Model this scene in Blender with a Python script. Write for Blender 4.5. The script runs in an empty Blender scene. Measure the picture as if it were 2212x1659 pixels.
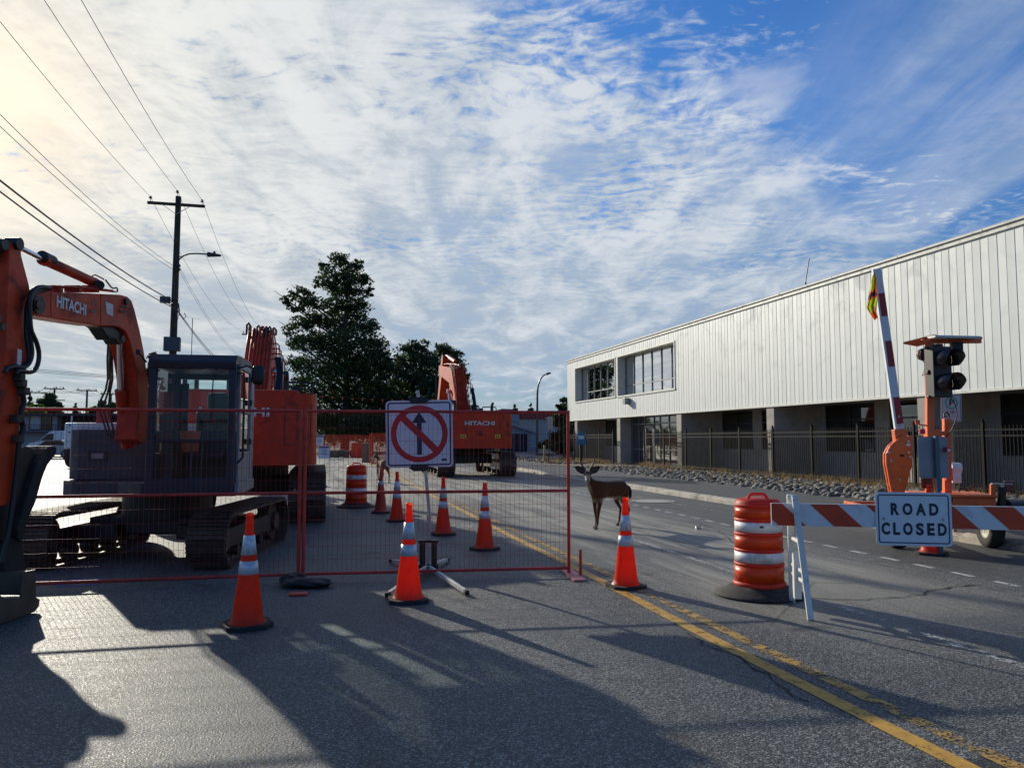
import bpy, bmesh, math, random
import numpy as np
from mathutils import Vector, Matrix, Euler
random.seed(7); rng = np.random.default_rng(7)
R_ = math.radians
scene = bpy.context.scene
C = scene.collection

# ------------------------------------------------------------------ camera
FPX, CX, CY, HOR, EYE = 1660.0, 1106.0, 829.5, 948.0, 1.52
PITCH = math.atan((HOR - CY) / FPX)
cam_d = bpy.data.cameras.new('camera'); cam = bpy.data.objects.new('camera', cam_d); C.objects.link(cam)
cam.location = (0, 0, EYE); cam.rotation_euler = (math.pi / 2 + PITCH, 0, 0)
cam_d.sensor_width = 36; cam_d.lens = 36 * FPX / 2212; cam_d.clip_start = .05; cam_d.clip_end = 6000
scene.camera = cam
# ------------------------------------------------------------------ sun and sky
SUN_AZ, SUN_EL = R_(36.0), R_(19.5)          # azimuth to the left of the view direction
sun_dir = Vector((-math.sin(SUN_AZ) * math.cos(SUN_EL), math.cos(SUN_AZ) * math.cos(SUN_EL), math.sin(SUN_EL)))
sd = bpy.data.lights.new('sun', 'SUN'); sd.energy = 5.0; sd.angle = R_(0.6); sd.color = (1, .93, .78)
so = bpy.data.objects.new('sun', sd); C.objects.link(so)
so.rotation_euler = (-sun_dir).to_track_quat('-Z', 'Y').to_euler()
scene.view_settings.view_transform = 'Standard'; scene.view_settings.look = 'None'
scene.view_settings.exposure = 0.0; scene.view_settings.gamma = 1.0

world = bpy.data.worlds.new('World'); scene.world = world; world.use_nodes = True

class NT:
    """small helper to write node graphs"""
    def __init__(s, tree): s.t = tree; s.n = tree.nodes; s.l = tree.links
    def node(s, typ, **kw):
        n = s.n.new(typ)
        for k, v in kw.items(): setattr(n, k, v)
        return n
    def put(s, sock, v):
        if v is None: return
        if hasattr(v, 'is_output') or isinstance(v, bpy.types.NodeSocket): s.l.new(v, sock)
        else:
            if isinstance(v, (tuple, list)) and len(v) == 3 and sock.type == 'RGBA': v = (*v, 1)
            sock.default_value = v
    def math(s, op, a, b=None, c=None, clamp=False):
        n = s.node('ShaderNodeMath', operation=op); n.use_clamp = clamp
        s.put(n.inputs[0], a); s.put(n.inputs[1], b); s.put(n.inputs[2], c); return n.outputs[0]
    def vmath(s, op, a, b=None):
        n = s.node('ShaderNodeVectorMath', operation=op); s.put(n.inputs[0], a); s.put(n.inputs[1], b)
        return n.outputs['Value'] if op in ('DOT_PRODUCT', 'LENGTH') else n.outputs[0]
    def rng(s, v, a, b, c=0., d=1., smooth=True):
        n = s.node('ShaderNodeMapRange'); n.interpolation_type = 'SMOOTHSTEP' if smooth else 'LINEAR'; n.clamp = True
        s.put(n.inputs[0], v)
        for i, q in enumerate((a, b, c, d)): s.put(n.inputs[i + 1], q)
        return n.outputs[0]
    def mix(s, f, a, b, blend='MIX'):
        n = s.node('ShaderNodeMix', data_type='RGBA', blend_type=blend)
        s.put(n.inputs[0], f); s.put(n.inputs[6], a); s.put(n.inputs[7], b); return n.outputs[2]
    def noise(s, vec, scale, detail=3, rough=.5, dist=0., typ=None):
        n = s.node('ShaderNodeTexNoise'); s.put(n.inputs['Vector'], vec); s.put(n.inputs['Scale'], scale)
        s.put(n.inputs['Detail'], detail); s.put(n.inputs['Roughness'], rough); s.put(n.inputs['Distortion'], dist)
        return n.outputs['Fac']
    def voro(s, vec, scale, feature='F1', out='Distance'):
        n = s.node('ShaderNodeTexVoronoi', feature=feature); s.put(n.inputs['Vector'], vec); s.put(n.inputs['Scale'], scale)
        return n.outputs[out]
    def mapping(s, vec, loc=(0, 0, 0), rot=(0, 0, 0), sc=(1, 1, 1)):
        n = s.node('ShaderNodeMapping'); s.put(n.inputs[0], vec); n.inputs[1].default_value = loc
        n.inputs[2].default_value = rot; n.inputs[3].default_value = sc; return n.outputs[0]
    def sep(s, v): n = s.node('ShaderNodeSeparateXYZ'); s.put(n.inputs[0], v); return n.outputs
    def comb(s, x, y, z=0.):
        n = s.node('ShaderNodeCombineXYZ'); s.put(n.inputs[0], x); s.put(n.inputs[1], y); s.put(n.inputs[2], z); return n.outputs[0]

w = NT(world.node_tree); w.n.clear()
tc = w.node('ShaderNodeTexCoord').outputs['Generated']
sky = w.node('ShaderNodeTexSky', sky_type='NISHITA'); sky.sun_disc = False
sky.sun_elevation = SUN_EL; sky.sun_rotation = -SUN_AZ
sky.air_density = 1.0; sky.dust_density = .6; sky.ozone_density = 3.0
dx, dy, dz = w.sep(tc)
dys = w.math('MAXIMUM', dy, .12)
az = w.math('DIVIDE', dx, dys)                                   # tangent of azimuth
el = w.math('DIVIDE', dz, w.math('SQRT', w.math('ADD', w.math('MULTIPLY', dx, dx), w.math('MULTIPLY', dy, dy))))
dzs = w.math('ADD', w.math('MAXIMUM', dz, 0.), .07)
q = w.comb(w.math('DIVIDE', dx, dzs), w.math('DIVIDE', dy, dzs))  # cloud deck plane
big = w.noise(w.mapping(q, rot=(0, 0, .5), sc=(1., .55, 1)), 1.1, 5, .55, .3)
mid = w.noise(w.mapping(q, rot=(0, 0, -.35), sc=(1, .45, 1)), 4.0, 6, .6, .6)
warp = w.node('ShaderNodeTexNoise'); w.put(warp.inputs['Vector'], q); warp.inputs['Scale'].default_value = 1.7; warp.inputs['Detail'].default_value = 3
qs = w.vmath('ADD', q, w.vmath('MULTIPLY', warp.outputs['Color'], (.35, .35, 0)))
rip = w.noise(w.mapping(qs, rot=(0, 0, .45), sc=(.7, 1.35, 1)), 16.0, 2.5, .55, .3)
ripm = w.rng(w.noise(w.mapping(q, loc=(3.1, 1.7, 0)), 1.6, 2, .5), .40, .62)
fine = w.noise(w.mapping(qs, rot=(0, 0, .2), sc=(1, .8, 1)), 27.0, 4, .6, .2)
streak = w.noise(w.mapping(q, rot=(0, 0, -.95), sc=(2.8, .35, 1)), 1.3, 5, .55, .4)
cell = w.math('ADD', w.math('MULTIPLY', rip, .6), w.math('MULTIPLY', fine, .4))
# how much cloud: full to the left, clear to the upper right, thin bands low
hi = w.rng(el, .16, .50)
rt = w.rng(w.math('SUBTRACT', az, w.math('MULTIPLY', w.math('SUBTRACT', .60, el), 1.45)), -.20, .34)
cov = w.math('SUBTRACT', .90, w.math('MULTIPLY', w.math('MULTIPLY', rt, w.rng(el, .08, .26)), .95))
cov = w.math('SUBTRACT', cov, w.math('MULTIPLY', w.rng(el, .17, .03), .42))
cov = w.math('ADD', cov, w.math('MULTIPLY', w.math('SUBTRACT', big, .5), 1.35))
cov = w.math('ADD', cov, w.math('MULTIPLY', w.math('SUBTRACT', mid, .5), .95))
cov = w.math('ADD', cov, w.math('MULTIPLY', w.math('MULTIPLY', w.math('SUBTRACT', cell, .5), ripm), w.rng(el, .1, .3, .4, 3.2)))
cov = w.math('ADD', cov, w.math('MULTIPLY', w.rng(w.math('SUBTRACT', az, w.math('MULTIPLY', w.math('SUBTRACT', .60, el), .9)), .05, -.4), .20))
dens = w.rng(cov, .06, 1.12, 0, 1)
veil = w.math('MULTIPLY', w.math('MULTIPLY', w.rng(streak, .30, .72), w.rng(w.math('SUBTRACT', az, el), -.25, .25)), .50)
dens = w.math('MAXIMUM', dens, veil)
dens = w.math('MULTIPLY', dens, w.rng(dy, -.1, .35, .10, 1))
sdot = w.math('MAXIMUM', w.vmath('DOT_PRODUCT', tc, tuple(sun_dir)), 0.)
near = w.math('POWER', sdot, 11.)
glow = w.math('POWER', sdot, 130.)
ccol = w.mix(near, (.37, .465, .59), (.60, .63, .63))
tex = w.math('ADD', w.math('MULTIPLY', mid, .5), w.math('ADD', w.math('MULTIPLY', big, .28), w.math('MULTIPLY', cell, w.rng(el, .08, .3, .10, .24))))
ccol = w.mix(w.rng(tex, .40, .60), ccol, w.mix(near, (.66, .71, .775), (.92, .915, .86)))
ccol = w.mix(w.math('MULTIPLY', glow, .8), ccol, (1.25, 1.05, .80))
bl = w.mix(1.0, sky.outputs[0], w.mix(w.rng(el, .0, .42), (.36, .50, .66), (.42, .86, 1.38)), 'MULTIPLY')
bl = w.mix(w.rng(sdot, .80, .99), bl, w.mix(1.0, bl, (.42, .42, .48), 'MULTIPLY'))
blue = w.node('ShaderNodeVectorMath', operation='SCALE'); w.put(blue.inputs[0], bl); blue.inputs[3].default_value = .105
skyc = w.mix(dens, blue.outputs[0], ccol)
bg = w.node('ShaderNodeBackground'); w.put(bg.inputs[0], skyc); bg.inputs[1].default_value = 1.0
wo = w.node('ShaderNodeOutputWorld'); w.l.new(bg.outputs[0], wo.inputs[0])

# ------------------------------------------------------------------ geometry helpers
RX, RY = -.2404, .9707                       # road direction in the ground plane; L is to its right
def road(l, s, z=0.): return Vector((l * RY + s * RX, -l * RX + s * RY, z))
def ray(x, y):
    u, v = (x - CX) / FPX, (CY - y) / FPX
    return Vector((u, math.cos(PITCH) - v * math.sin(PITCH), math.sin(PITCH) + v * math.cos(PITCH)))
def G(x, y, z=0.):                            # point of the ground under a place in the photo
    d = ray(x, y); t = (z - EYE) / d.z; return Vector((d.x * t, d.y * t, z))
def at(x, y, Y):                              # point at distance Y
    d = ray(x, y); t = Y / d.y; return Vector((d.x * t, Y, EYE + d.z * t))
def onplane(x, y, p, n):                      # point of a vertical plane
    d = ray(x, y); o = Vector((0, 0, EYE)); t = (Vector(p) - o).dot(n) / d.dot(n); return o + d * t

def T(loc=(0, 0, 0), rz=0., rx=0., ry=0.): return Matrix.Translation(loc) @ Euler((rx, ry, rz)).to_matrix().to_4x4()

class MB:
    def __init__(s): s.v = []; s.f = []; s.sm = []; s.mi = []
    def add(s, vs, fs, smooth=False, M=None, mi=0):
        o = len(s.v)
        for p in vs:
            p = Vector(p)
            s.v.append(tuple(M @ p) if M is not None else tuple(p))
        for f in fs: s.f.append([o + i for i in f]); s.sm.append(smooth); s.mi.append(mi)
        return s
    def box(s, c, d, M=None, mi=0, rz=0., rx=0., ry=0.):
        x, y, z = d[0] / 2, d[1] / 2, d[2] / 2
        vs = [(-x, -y, -z), (x, -y, -z), (x, y, -z), (-x, y, -z), (-x, -y, z), (x, -y, z), (x, y, z), (-x, y, z)]
        fs = [(0, 3, 2, 1), (4, 5, 6, 7), (0, 1, 5, 4), (1, 2, 6, 5), (2, 3, 7, 6), (3, 0, 4, 7)]
        m = T(c, rz, rx, ry); m = M @ m if M is not None else m
        return s.add(vs, fs, False, m, mi)
    def span(s, a, b, M=None, mi=0):          # box between two corners
        return s.box([(a[i] + b[i]) / 2 for i in range(3)], [abs(a[i] - b[i]) for i in range(3)], M, mi)
    def cyl(s, p, q_, r0, r1=None, n=16, caps=True, M=None, mi=0):
        p, q_ = Vector(p), Vector(q_); r1 = r0 if r1 is None else r1
        d = (q_ - p); 
        if d.length < 1e-7: return s
        d.normalize(); a = d.orthogonal().normalized(); b = d.cross(a)
        vs = []
        for c, r in ((p, r0), (q_, r1)):
            for i in range(n):
                t = 2 * math.pi * i / n; vs.append(c + (a * math.cos(t) + b * math.sin(t)) * r)
        s.add(vs, [(i, (i + 1) % n, n + (i + 1) % n, n + i) for i in range(n)], True, M, mi)
        if caps:
            s.add(vs[:n], [tuple(reversed(range(n)))], False, M, mi); s.add(vs[n:], [tuple(range(n))], False, M, mi)
        return s
    def bar(s, p, q_, wd, ht, M=None, mi=0, up=(0, 0, 1)):   # rectangular bar between points
        p, q_ = Vector(p), Vector(q_); d = (q_ - p); d.normalize(); up = Vector(up)
        if abs(d.dot(up)) > .98: up = Vector((0, 1, 0))
        a = d.cross(up).normalized() * wd / 2; b = a.cross(d).normalized() * ht / 2
        vs = [c + e for c in (p, q_) for e in (-a - b, a - b, a + b, -a + b)]
        return s.add(vs, [(0, 3, 2, 1), (4, 5, 6, 7), (0, 1, 5, 4), (1, 2, 6, 5), (2, 3, 7, 6), (3, 0, 4, 7)], False, M, mi)
    def tube(s, pts, r, n=8, M=None, mi=0, caps=True):
        pts = [Vector(p) for p in pts]; k = len(pts); rs = r if isinstance(r, (list, tuple)) else [r] * k
        vs = []; a = None
        for i, p in enumerate(pts):
            d = (pts[min(i + 1, k - 1)] - pts[max(i - 1, 0)]).normalized()
            if a is None: a = d.orthogonal().normalized()
            else:
                a = a - d * a.dot(d)
                a = a.normalized() if a.length > 1e-5 else d.orthogonal().normalized()
            b = d.cross(a)
            for j in range(n):
                t = 2 * math.pi * j / n; vs.append(p + (a * math.cos(t) + b * math.sin(t)) * rs[i])
        fs = [(i * n + j, i * n + (j + 1) % n, (i + 1) * n + (j + 1) % n, (i + 1) * n + j) for i in range(k - 1) for j in range(n)]
        s.add(vs, fs, True, M, mi)
        if caps: s.add(vs[:n], [tuple(reversed(range(n)))], False, M, mi); s.add(vs[-n:], [tuple(range(n))], False, M, mi)
        return s
    def prism(s, poly, a, b, axis='y', M=None, mi=0, smooth=False):   # polygon extruded from a to b along an axis
        def mk(p, t):
            return {'y': (p[0], t, p[1]), 'x': (t, p[0], p[1]), 'z': (p[0], p[1], t)}[axis]
        n = len(poly); vs = [mk(p, a) for p in poly] + [mk(p, b) for p in poly]
        s.add(vs, [tuple(range(n)), tuple(reversed(range(n, 2 * n)))], False, M, mi)
        s.add(vs, [(i, n + i, n + (i + 1) % n, (i + 1) % n) for i in range(n)], smooth, M, mi); return s
    def lathe(s, prof, n=28, c=(0, 0, 0), M=None, mi=0, smooth=True):
        k = len(prof); vs = []
        for r, z in prof:
            for j in range(n):
                t = 2 * math.pi * j / n; vs.append((c[0] + r * math.cos(t), c[1] + r * math.sin(t), c[2] + z))
        s.add(vs, [(i * n + j, i * n + (j + 1) % n, (i + 1) * n + (j + 1) % n, (i + 1) * n + j) for i in range(k - 1) for j in range(n)], smooth, M, mi)
        return s
    def text(s, txt, M, width, height, bold=.0, depth=.002, mi=0):
        cu = bpy.data.curves.new('t', 'FONT'); cu.body = txt; cu.size = 1; cu.offset = bold; cu.extrude = .5
        cu.resolution_u = 4; cu.align_x = 'LEFT'
        ob = bpy.data.objects.new('t', cu); C.objects.link(ob)
        dg = bpy.context.evaluated_depsgraph_get(); me = bpy.data.meshes.new_from_object(ob.evaluated_get(dg))
        vs = [v.co.copy() for v in me.vertices]; fs = [tuple(p.vertices) for p in me.polygons]
        bpy.data.objects.remove(ob); bpy.data.curves.remove(cu); bpy.data.meshes.remove(me)
        x0 = min(v.x for v in vs); x1 = max(v.x for v in vs); y0 = min(v.y for v in vs); y1 = max(v.y for v in vs)
        vs = [((v.x - x0) / (x1 - x0) * width - width / 2, (v.y - y0) / (y1 - y0) * height - height / 2, v.z * 2 * depth) for v in vs]
        return s.add(vs, fs, False, M, mi)
    def build(s, name, mat, parent=None, bevel=0., seg=2, world=False, recalc=True):
        me = bpy.data.meshes.new(name); vs = s.v
        if world and parent is not None:
            inv = parent_matrix(parent).inverted(); vs = [tuple(inv @ Vector(p)) for p in vs]
        me.from_pydata(vs, [], s.f)
        me.polygons.foreach_set('use_smooth', s.sm); me.polygons.foreach_set('material_index', s.mi)
        for m in (mat if isinstance(mat, (list, tuple)) else [mat]): me.materials.append(m)
        if recalc:
            bm = bmesh.new(); bm.from_mesh(me); bmesh.ops.recalc_face_normals(bm, faces=bm.faces); bm.to_mesh(me); bm.free()
        me.update()
        o = bpy.data.objects.new(name, me); C.objects.link(o)
        if parent is not None: o.parent = parent
        if bevel:
            b = o.modifiers.new('b', 'BEVEL'); b.width = bevel; b.segments = seg; b.limit_method = 'ANGLE'; b.angle_limit = R_(40)
        return o

def parent_matrix(o):
    m = Matrix.LocRotScale(o.location, o.rotation_euler, o.scale)
    return parent_matrix(o.parent) @ m if o.parent else m
def tag(o, label=None, cat=None, group=None, kind=None):
    if label: o['label'] = label
    if cat: o['category'] = cat
    if group: o['group'] = group
    if kind: o['kind'] = kind
    return o
def thing(name, label, cat, loc=(0, 0, 0), rz=0., group=None):
    o = bpy.data.objects.new(name, None); C.objects.link(o); o.location = loc; o.rotation_euler = (0, 0, rz)
    o.empty_display_size = .2
    return tag(o, label, cat, group)
def copy_tree(o, parent=None):
    c = o.copy(); C.objects.link(c)
    if parent is not None: c.parent = parent
    for ch in [x for x in bpy.data.objects if x.parent == o]: copy_tree(ch, c)
    return c

# ------------------------------------------------------------------ materials
MATS = {}
def pm(name, col, rough=.6, metal=0., var=.12, vs=3., bump=0., bs=60., dirt=None, spec=.5, coat=0., tl=0., obj=True):
    """painted / plastic / metal surface: colour drift, optional dirt (colour, amount, scale), bump and translucency"""
    if name in MATS: return MATS[name]
    m = bpy.data.materials.new(name); m.use_nodes = True; t = NT(m.node_tree); b = t.n['Principled BSDF']
    co = t.node('ShaderNodeTexCoord').outputs['Object']
    nz = t.noise(co, vs, 5, .6)
    dark = tuple(c * (1 - var) for c in col); lite = tuple(min(1, c * (1 + var)) for c in col)
    c = t.mix(t.rng(nz, .3, .7), dark, lite)
    if dirt:
        dn = t.noise(co, dirt[2], 7, .65, .8); c = t.mix(t.math('MULTIPLY', t.rng(dn, .5, .68), dirt[1]), c, dirt[0])
        t.put(b.inputs['Roughness'], t.math('ADD', rough, t.math('MULTIPLY', t.rng(dn, .45, .7), .2)))
    else: t.put(b.inputs['Roughness'], t.math('ADD', rough - .06, t.math('MULTIPLY', t.noise(co, vs * 4, 3), .12)))
    t.put(b.inputs['Base Color'], c); b.inputs['Metallic'].default_value = metal
    b.inputs['Specular IOR Level'].default_value = spec; b.inputs['Coat Weight'].default_value = coat
    b.inputs['Coat Roughness'].default_value = .12
    if bump:
        bn = t.node('ShaderNodeBump'); bn.inputs['Strength'].default_value = bump; bn.inputs['Distance'].default_value = .01
        t.put(bn.inputs['Height'], t.noise(co, bs, 4, .6)); t.l.new(bn.outputs[0], b.inputs['Normal'])
    if tl:
        tr = t.node('ShaderNodeBsdfTranslucent'); t.put(tr.inputs[0], c); mx = t.node('ShaderNodeMixShader'); mx.inputs[0].default_value = tl
        t.l.new(b.outputs[0], mx.inputs[1]); t.l.new(tr.outputs[0], mx.inputs[2]); t.l.new(mx.outputs[0], t.n['Material Output'].inputs[0])
    MATS[name] = m; return m
def glass(name, tint=(.8, .88, .86), refl=1.0, rough=.02):
    if name in MATS: return MATS[name]
    m = bpy.data.materials.new(name); m.use_nodes = True; t = NT(m.node_tree); t.n.remove(t.n['Principled BSDF'])
    tr = t.node('ShaderNodeBsdfTransparent'); t.put(tr.inputs[0], tint); gl = t.node('ShaderNodeBsdfGlossy'); gl.inputs['Roughness'].default_value = rough
    fr = t.node('ShaderNodeFresnel'); fr.inputs[0].default_value = 1.5
    mx = t.node('ShaderNodeMixShader'); t.put(mx.inputs[0], t.math('MULTIPLY', fr.outputs[0], refl, clamp=True))
    t.l.new(tr.outputs[0], mx.inputs[1]); t.l.new(gl.outputs[0], mx.inputs[2]); t.l.new(mx.outputs[0], t.n['Material Output'].inputs[0])
    MATS[name] = m; return m

GRIME = (.035, .028, .022)
ORG = pm('machine_orange', (.56, .034, .005), .42, var=.16, vs=2, dirt=(GRIME, .5, 4), spec=.3, bump=.05)
ORG_W = pm('machine_orange_worn', (.50, .038, .007), .5, spec=.3, var=.3, vs=2.5, dirt=((.05, .03, .025), .7, 3), bump=.1)
NAVY = pm('dark_blue_grey_paint', (.014, .019, .034), .45, var=.2, vs=2, dirt=(GRIME, .5, 5))
GREYP = pm('grey_cover_paint', (.032, .040, .060), .45, var=.15, dirt=(GRIME, .5, 5), coat=.2)
SILV = pm('silver_flank', (.24, .24, .25), .45, var=.1, dirt=(GRIME, .4, 6))
BLK = pm('black_plastic', (.012, .012, .013), .5, var=.3)
RUB = pm('rubber', (.02, .019, .018), .8, var=.35, bump=.3, dirt=((.09, .08, .065), .6, 8))
STEEL = pm('track_steel', (.09, .07, .055), .55, metal=.5, var=.35, vs=9, bump=.3, dirt=((.12, .075, .045), .7, 9))
CHROME = pm('chrome_rod', (.75, .76, .78), .14, metal=1., var=.05)
WHT = pm('white_paint', (.78, .78, .76), .45, var=.06, dirt=((.3, .28, .24), .35, 8))
HOSE = pm('hose_black', (.012, .012, .014), .42, var=.2, bump=.3, bs=200)
# ------------------------------------------------------------------ ground, road, pavement
def grid(name, l0, l1, s0, s1, nl, ns, z, mat, kind='structure'):
    mb = MB(); vs = []; fs = []
    for j in range(ns + 1):
        for i in range(nl + 1):
            l = l0 + (l1 - l0) * i / nl; s_ = s0 + (s1 - s0) * j / ns; vs.append(road(l, s_, z(l, s_) if callable(z) else z))
    for j in range(ns):
        for i in range(nl): a = j * (nl + 1) + i; fs.append((a, a + 1, a + nl + 2, a + nl + 1))
    mb.add(vs, fs, True); return tag(mb.build(name, mat), kind=kind)

def asphalt(name, dust=True, base=(.047, .051, .048), lite=(.45, .455, .41)):
    m = bpy.data.materials.new(name); m.use_nodes = True; t = NT(m.node_tree); b = t.n['Principled BSDF']
    co = t.node('ShaderNodeTexCoord').outputs['Object']
    rc = t.mapping(co, rot=(0, 0, math.atan2(-RX, RY) * -1))       # x across the road, y along it
    l, s_, _ = t.sep(rc)
    v1 = t.node('ShaderNodeTexVoronoi'); t.put(v1.inputs['Vector'], co); v1.inputs['Scale'].default_value = 96
    g = t.sep(v1.outputs['Color'])[0]; dist = v1.outputs['Distance']
    v2 = t.node('ShaderNodeTexVoronoi'); t.put(v2.inputs['Vector'], co); v2.inputs['Scale'].default_value = 170
    g2 = t.sep(v2.outputs['Color'])[1]
    big = t.noise(co, .35, 5, .6, .5); med = t.noise(co, 2.2, 5, .65)
    stone = t.mix(t.math('MULTIPLY', t.math('POWER', g, 2.7), 1.0), base, lite)
    stone = t.mix(t.math('MULTIPLY', t.rng(dist, .45, .75), .75), stone, (.016, .017, .018))
    stone = t.mix(t.math('MULTIPLY', t.rng(g2, .72, 1.0), .5), stone, (.24, .24, .23))
    c = t.mix(t.rng(big, .32, .68), t.mix(.30, stone, (.03, .032, .035)), stone)
    c = t.mix(t.math('MULTIPLY', t.rng(med, .52, .7), .28), c, (.035, .037, .04))
    if dust:
        st = t.noise(t.mapping(rc, sc=(1.5, .16, 1)), 1.6, 7, .62, .35)
        st2 = t.noise(t.mapping(rc, sc=(3.2, .10, 1)), 3.0, 5, .6)
        lw = t.math('ADD', l, t.math('MULTIPLY', t.math('SUBTRACT', st, .5), 2.6))
        band = t.math('MULTIPLY', t.rng(lw, 3.3, 4.3), t.rng(lw, 6.9, 6.0)); band = t.math('MULTIPLY', band, t.rng(s_, 3.5, 9.))
        band = t.math('MAXIMUM', band, t.math('MULTIPLY', t.rng(s_, 15., 24.), t.math('MULTIPLY', t.rng(lw, 8.9, 7.8), t.rng(lw, -6., -2.))))
        band = t.math('MAXIMUM', band, t.math('MULTIPLY', t.rng(l, -2.6, -4.), .38))
        dk = t.rng(t.math('ADD', st, t.math('MULTIPLY', t.math('SUBTRACT', st2, .5), .6)), .30, .62)
        far = t.rng(s_, 7., 24., .78, 1.0)
        c = t.mix(t.math('MULTIPLY', t.math('MULTIPLY', band, dk), t.math('MULTIPLY', far, .92)), c, t.mix(st2, (.25, .235, .195), (.46, .43, .355)))
        wt = t.math('ADD', t.math('MULTIPLY', t.rng(t.math('ABSOLUTE', t.math('SUBTRACT', l, .35)), .32, .08), .5), t.math('MULTIPLY', t.rng(t.math('ABSOLUTE', t.math('SUBTRACT', l, 1.95)), .32, .08), .5))
        c = t.mix(t.math('MULTIPLY', t.math('MULTIPLY', wt, t.rng(st, .35, .6)), .45), c, (.035, .037, .036))
        sp_ = t.rng(t.noise(t.mapping(co, loc=(4, 2, 0)), 1.15, 3, .5, .4), .66, .72); c = t.mix(t.math('MULTIPLY', sp_, .6), c, (.020, .020, .021))
        # darker utility trench and a pressed patch with a cracked rim
        tr = t.math('MULTIPLY', t.rng(lw, 7.0, 7.15), t.rng(lw, 8.9, 8.7)); c = t.mix(t.math('MULTIPLY', tr, .45), c, (.042, .045, .046))
        ck = t.node('ShaderNodeTexVoronoi', feature='DISTANCE_TO_EDGE')
        t.put(ck.inputs['Vector'], t.vmath('ADD', t.mapping(rc, sc=(1, .7, 1)), t.node('ShaderNodeTexNoise').outputs['Color'])); ck.inputs['Scale'].default_value = .33
        t.put(t.n[-1].inputs[0], t.n[-1].inputs[0].default_value) if False else None
        crack = t.math('MULTIPLY', t.rng(ck.outputs['Distance'], .006, .0), t.rng(t.noise(co, .5, 3), .5, .62))
        c = t.mix(t.math('MULTIPLY', crack, .8), c, (.008, .008, .008))
    t.put(b.inputs['Base Color'], c); t.put(b.inputs['Roughness'], t.rng(g, 0, 1, .52, .78, False))
    b.inputs['Specular IOR Level'].default_value = .34
    bn = t.node('ShaderNodeBump'); bn.inputs['Strength'].default_value = .65; bn.inputs['Distance'].default_value = .006
    hgt = t.math('ADD', t.math('MULTIPLY', g, .6), t.math('MULTIPLY', t.math('SUBTRACT', 1., dist), .7)); t.put(bn.inputs['Height'], hgt)
    t.l.new(bn.outputs[0], b.inputs['Normal']); return m
ASPH = asphalt('asphalt'); WALKM = asphalt('pavement_asphalt', False, (.045, .046, .046), (.20, .20, .20))
def mat_concrete(name, a, b_, bump=.5, stain=(.05, .045, .035)):
    m = bpy.data.materials.new(name); m.use_nodes = True; t = NT(m.node_tree); b = t.n['Principled BSDF']
    co = t.node('ShaderNodeTexCoord').outputs['Object']
    c = t.mix(t.noise(co, 7, 6, .7), a, b_); c = t.mix(t.math('MULTIPLY', t.rng(t.noise(co, 1.6, 7, .7, .6), .5, .66), .6), c, stain)
    t.put(b.inputs['Base Color'], c); b.inputs['Roughness'].default_value = .85
    bn = t.node('ShaderNodeBump'); bn.inputs['Strength'].default_value = bump; bn.inputs['Distance'].default_value = .02
    t.put(bn.inputs['Height'], t.noise(co, 30, 6, .7)); t.l.new(bn.outputs[0], b.inputs['Normal']); return m
CONC = mat_concrete('kerb_concrete', (.30, .27, .22), (.50, .46, .38)); SOIL = mat_concrete('soil', (.10, .085, .06), (.22, .19, .13), 1.)
GRND = mat_concrete('far_ground', (.10, .10, .085), (.17, .16, .13), .3)

g_ = MB(); g_.add([(-2500, -400, -.03), (2500, -400, -.03), (2500, 4500, -.03), (-2500, 4500, -.03)], [(0, 1, 2, 3)])
tag(g_.build('ground', GRND), kind='structure')
grid('road', -70, 9.22, -14, 150, 8, 16, 0., ASPH)
def zside(l, s_):
    dip = max(0, min(1, (s_ - 25) / 1.2)) * max(0, min(1, (32.5 - s_) / 1.2)) * max(0, min(1, (11. - l) / 1.5))
    return .125 - .09 * dip
grid('sidewalk', 9.38, 12.35, -8, 60, 6, 136, zside, WALKM)
grid('rock_bed', 12.35, 16.9, -8, 53, 4, 30, .09, SOIL)
grid('forecourt', 16.9, 45, -8, 53, 2, 2, .07, GRND)
grid('driveway', 9.22, 60, 53, 90, 2, 2, .004, WALKM)
# kerb: worn concrete with a rounded nose
def kerb(s0, s1, low=False):
    n = int((s1 - s0) / .16); mb = MB(); vs = []; k = 6
    for j in range(n + 1):
        s_ = s0 + (s1 - s0) * j / n; h = zside(9.4, s_) + .012; e = [random.uniform(-.012, .012) for _ in range(6)]
        ed = .03 if random.random() < .9 else .07
        prof = [(9.20 + e[0], -.01), (9.215 + e[1], h * .6), (9.235 + e[2] + ed * .2, h - ed * .5), (9.27 + ed + e[3], h), (9.36, h + e[4] * .4), (9.40, h - .02)]
        vs += [road(l, s_, z) for l, z in prof]
    mb.add(vs, [(j * k + i, j * k + i + 1, (j + 1) * k + i + 1, (j + 1) * k + i) for j in range(n) for i in range(k - 1)], False)
    return mb
tag(kerb(-8, 60).build('kerb', CONC), kind='structure')

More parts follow.
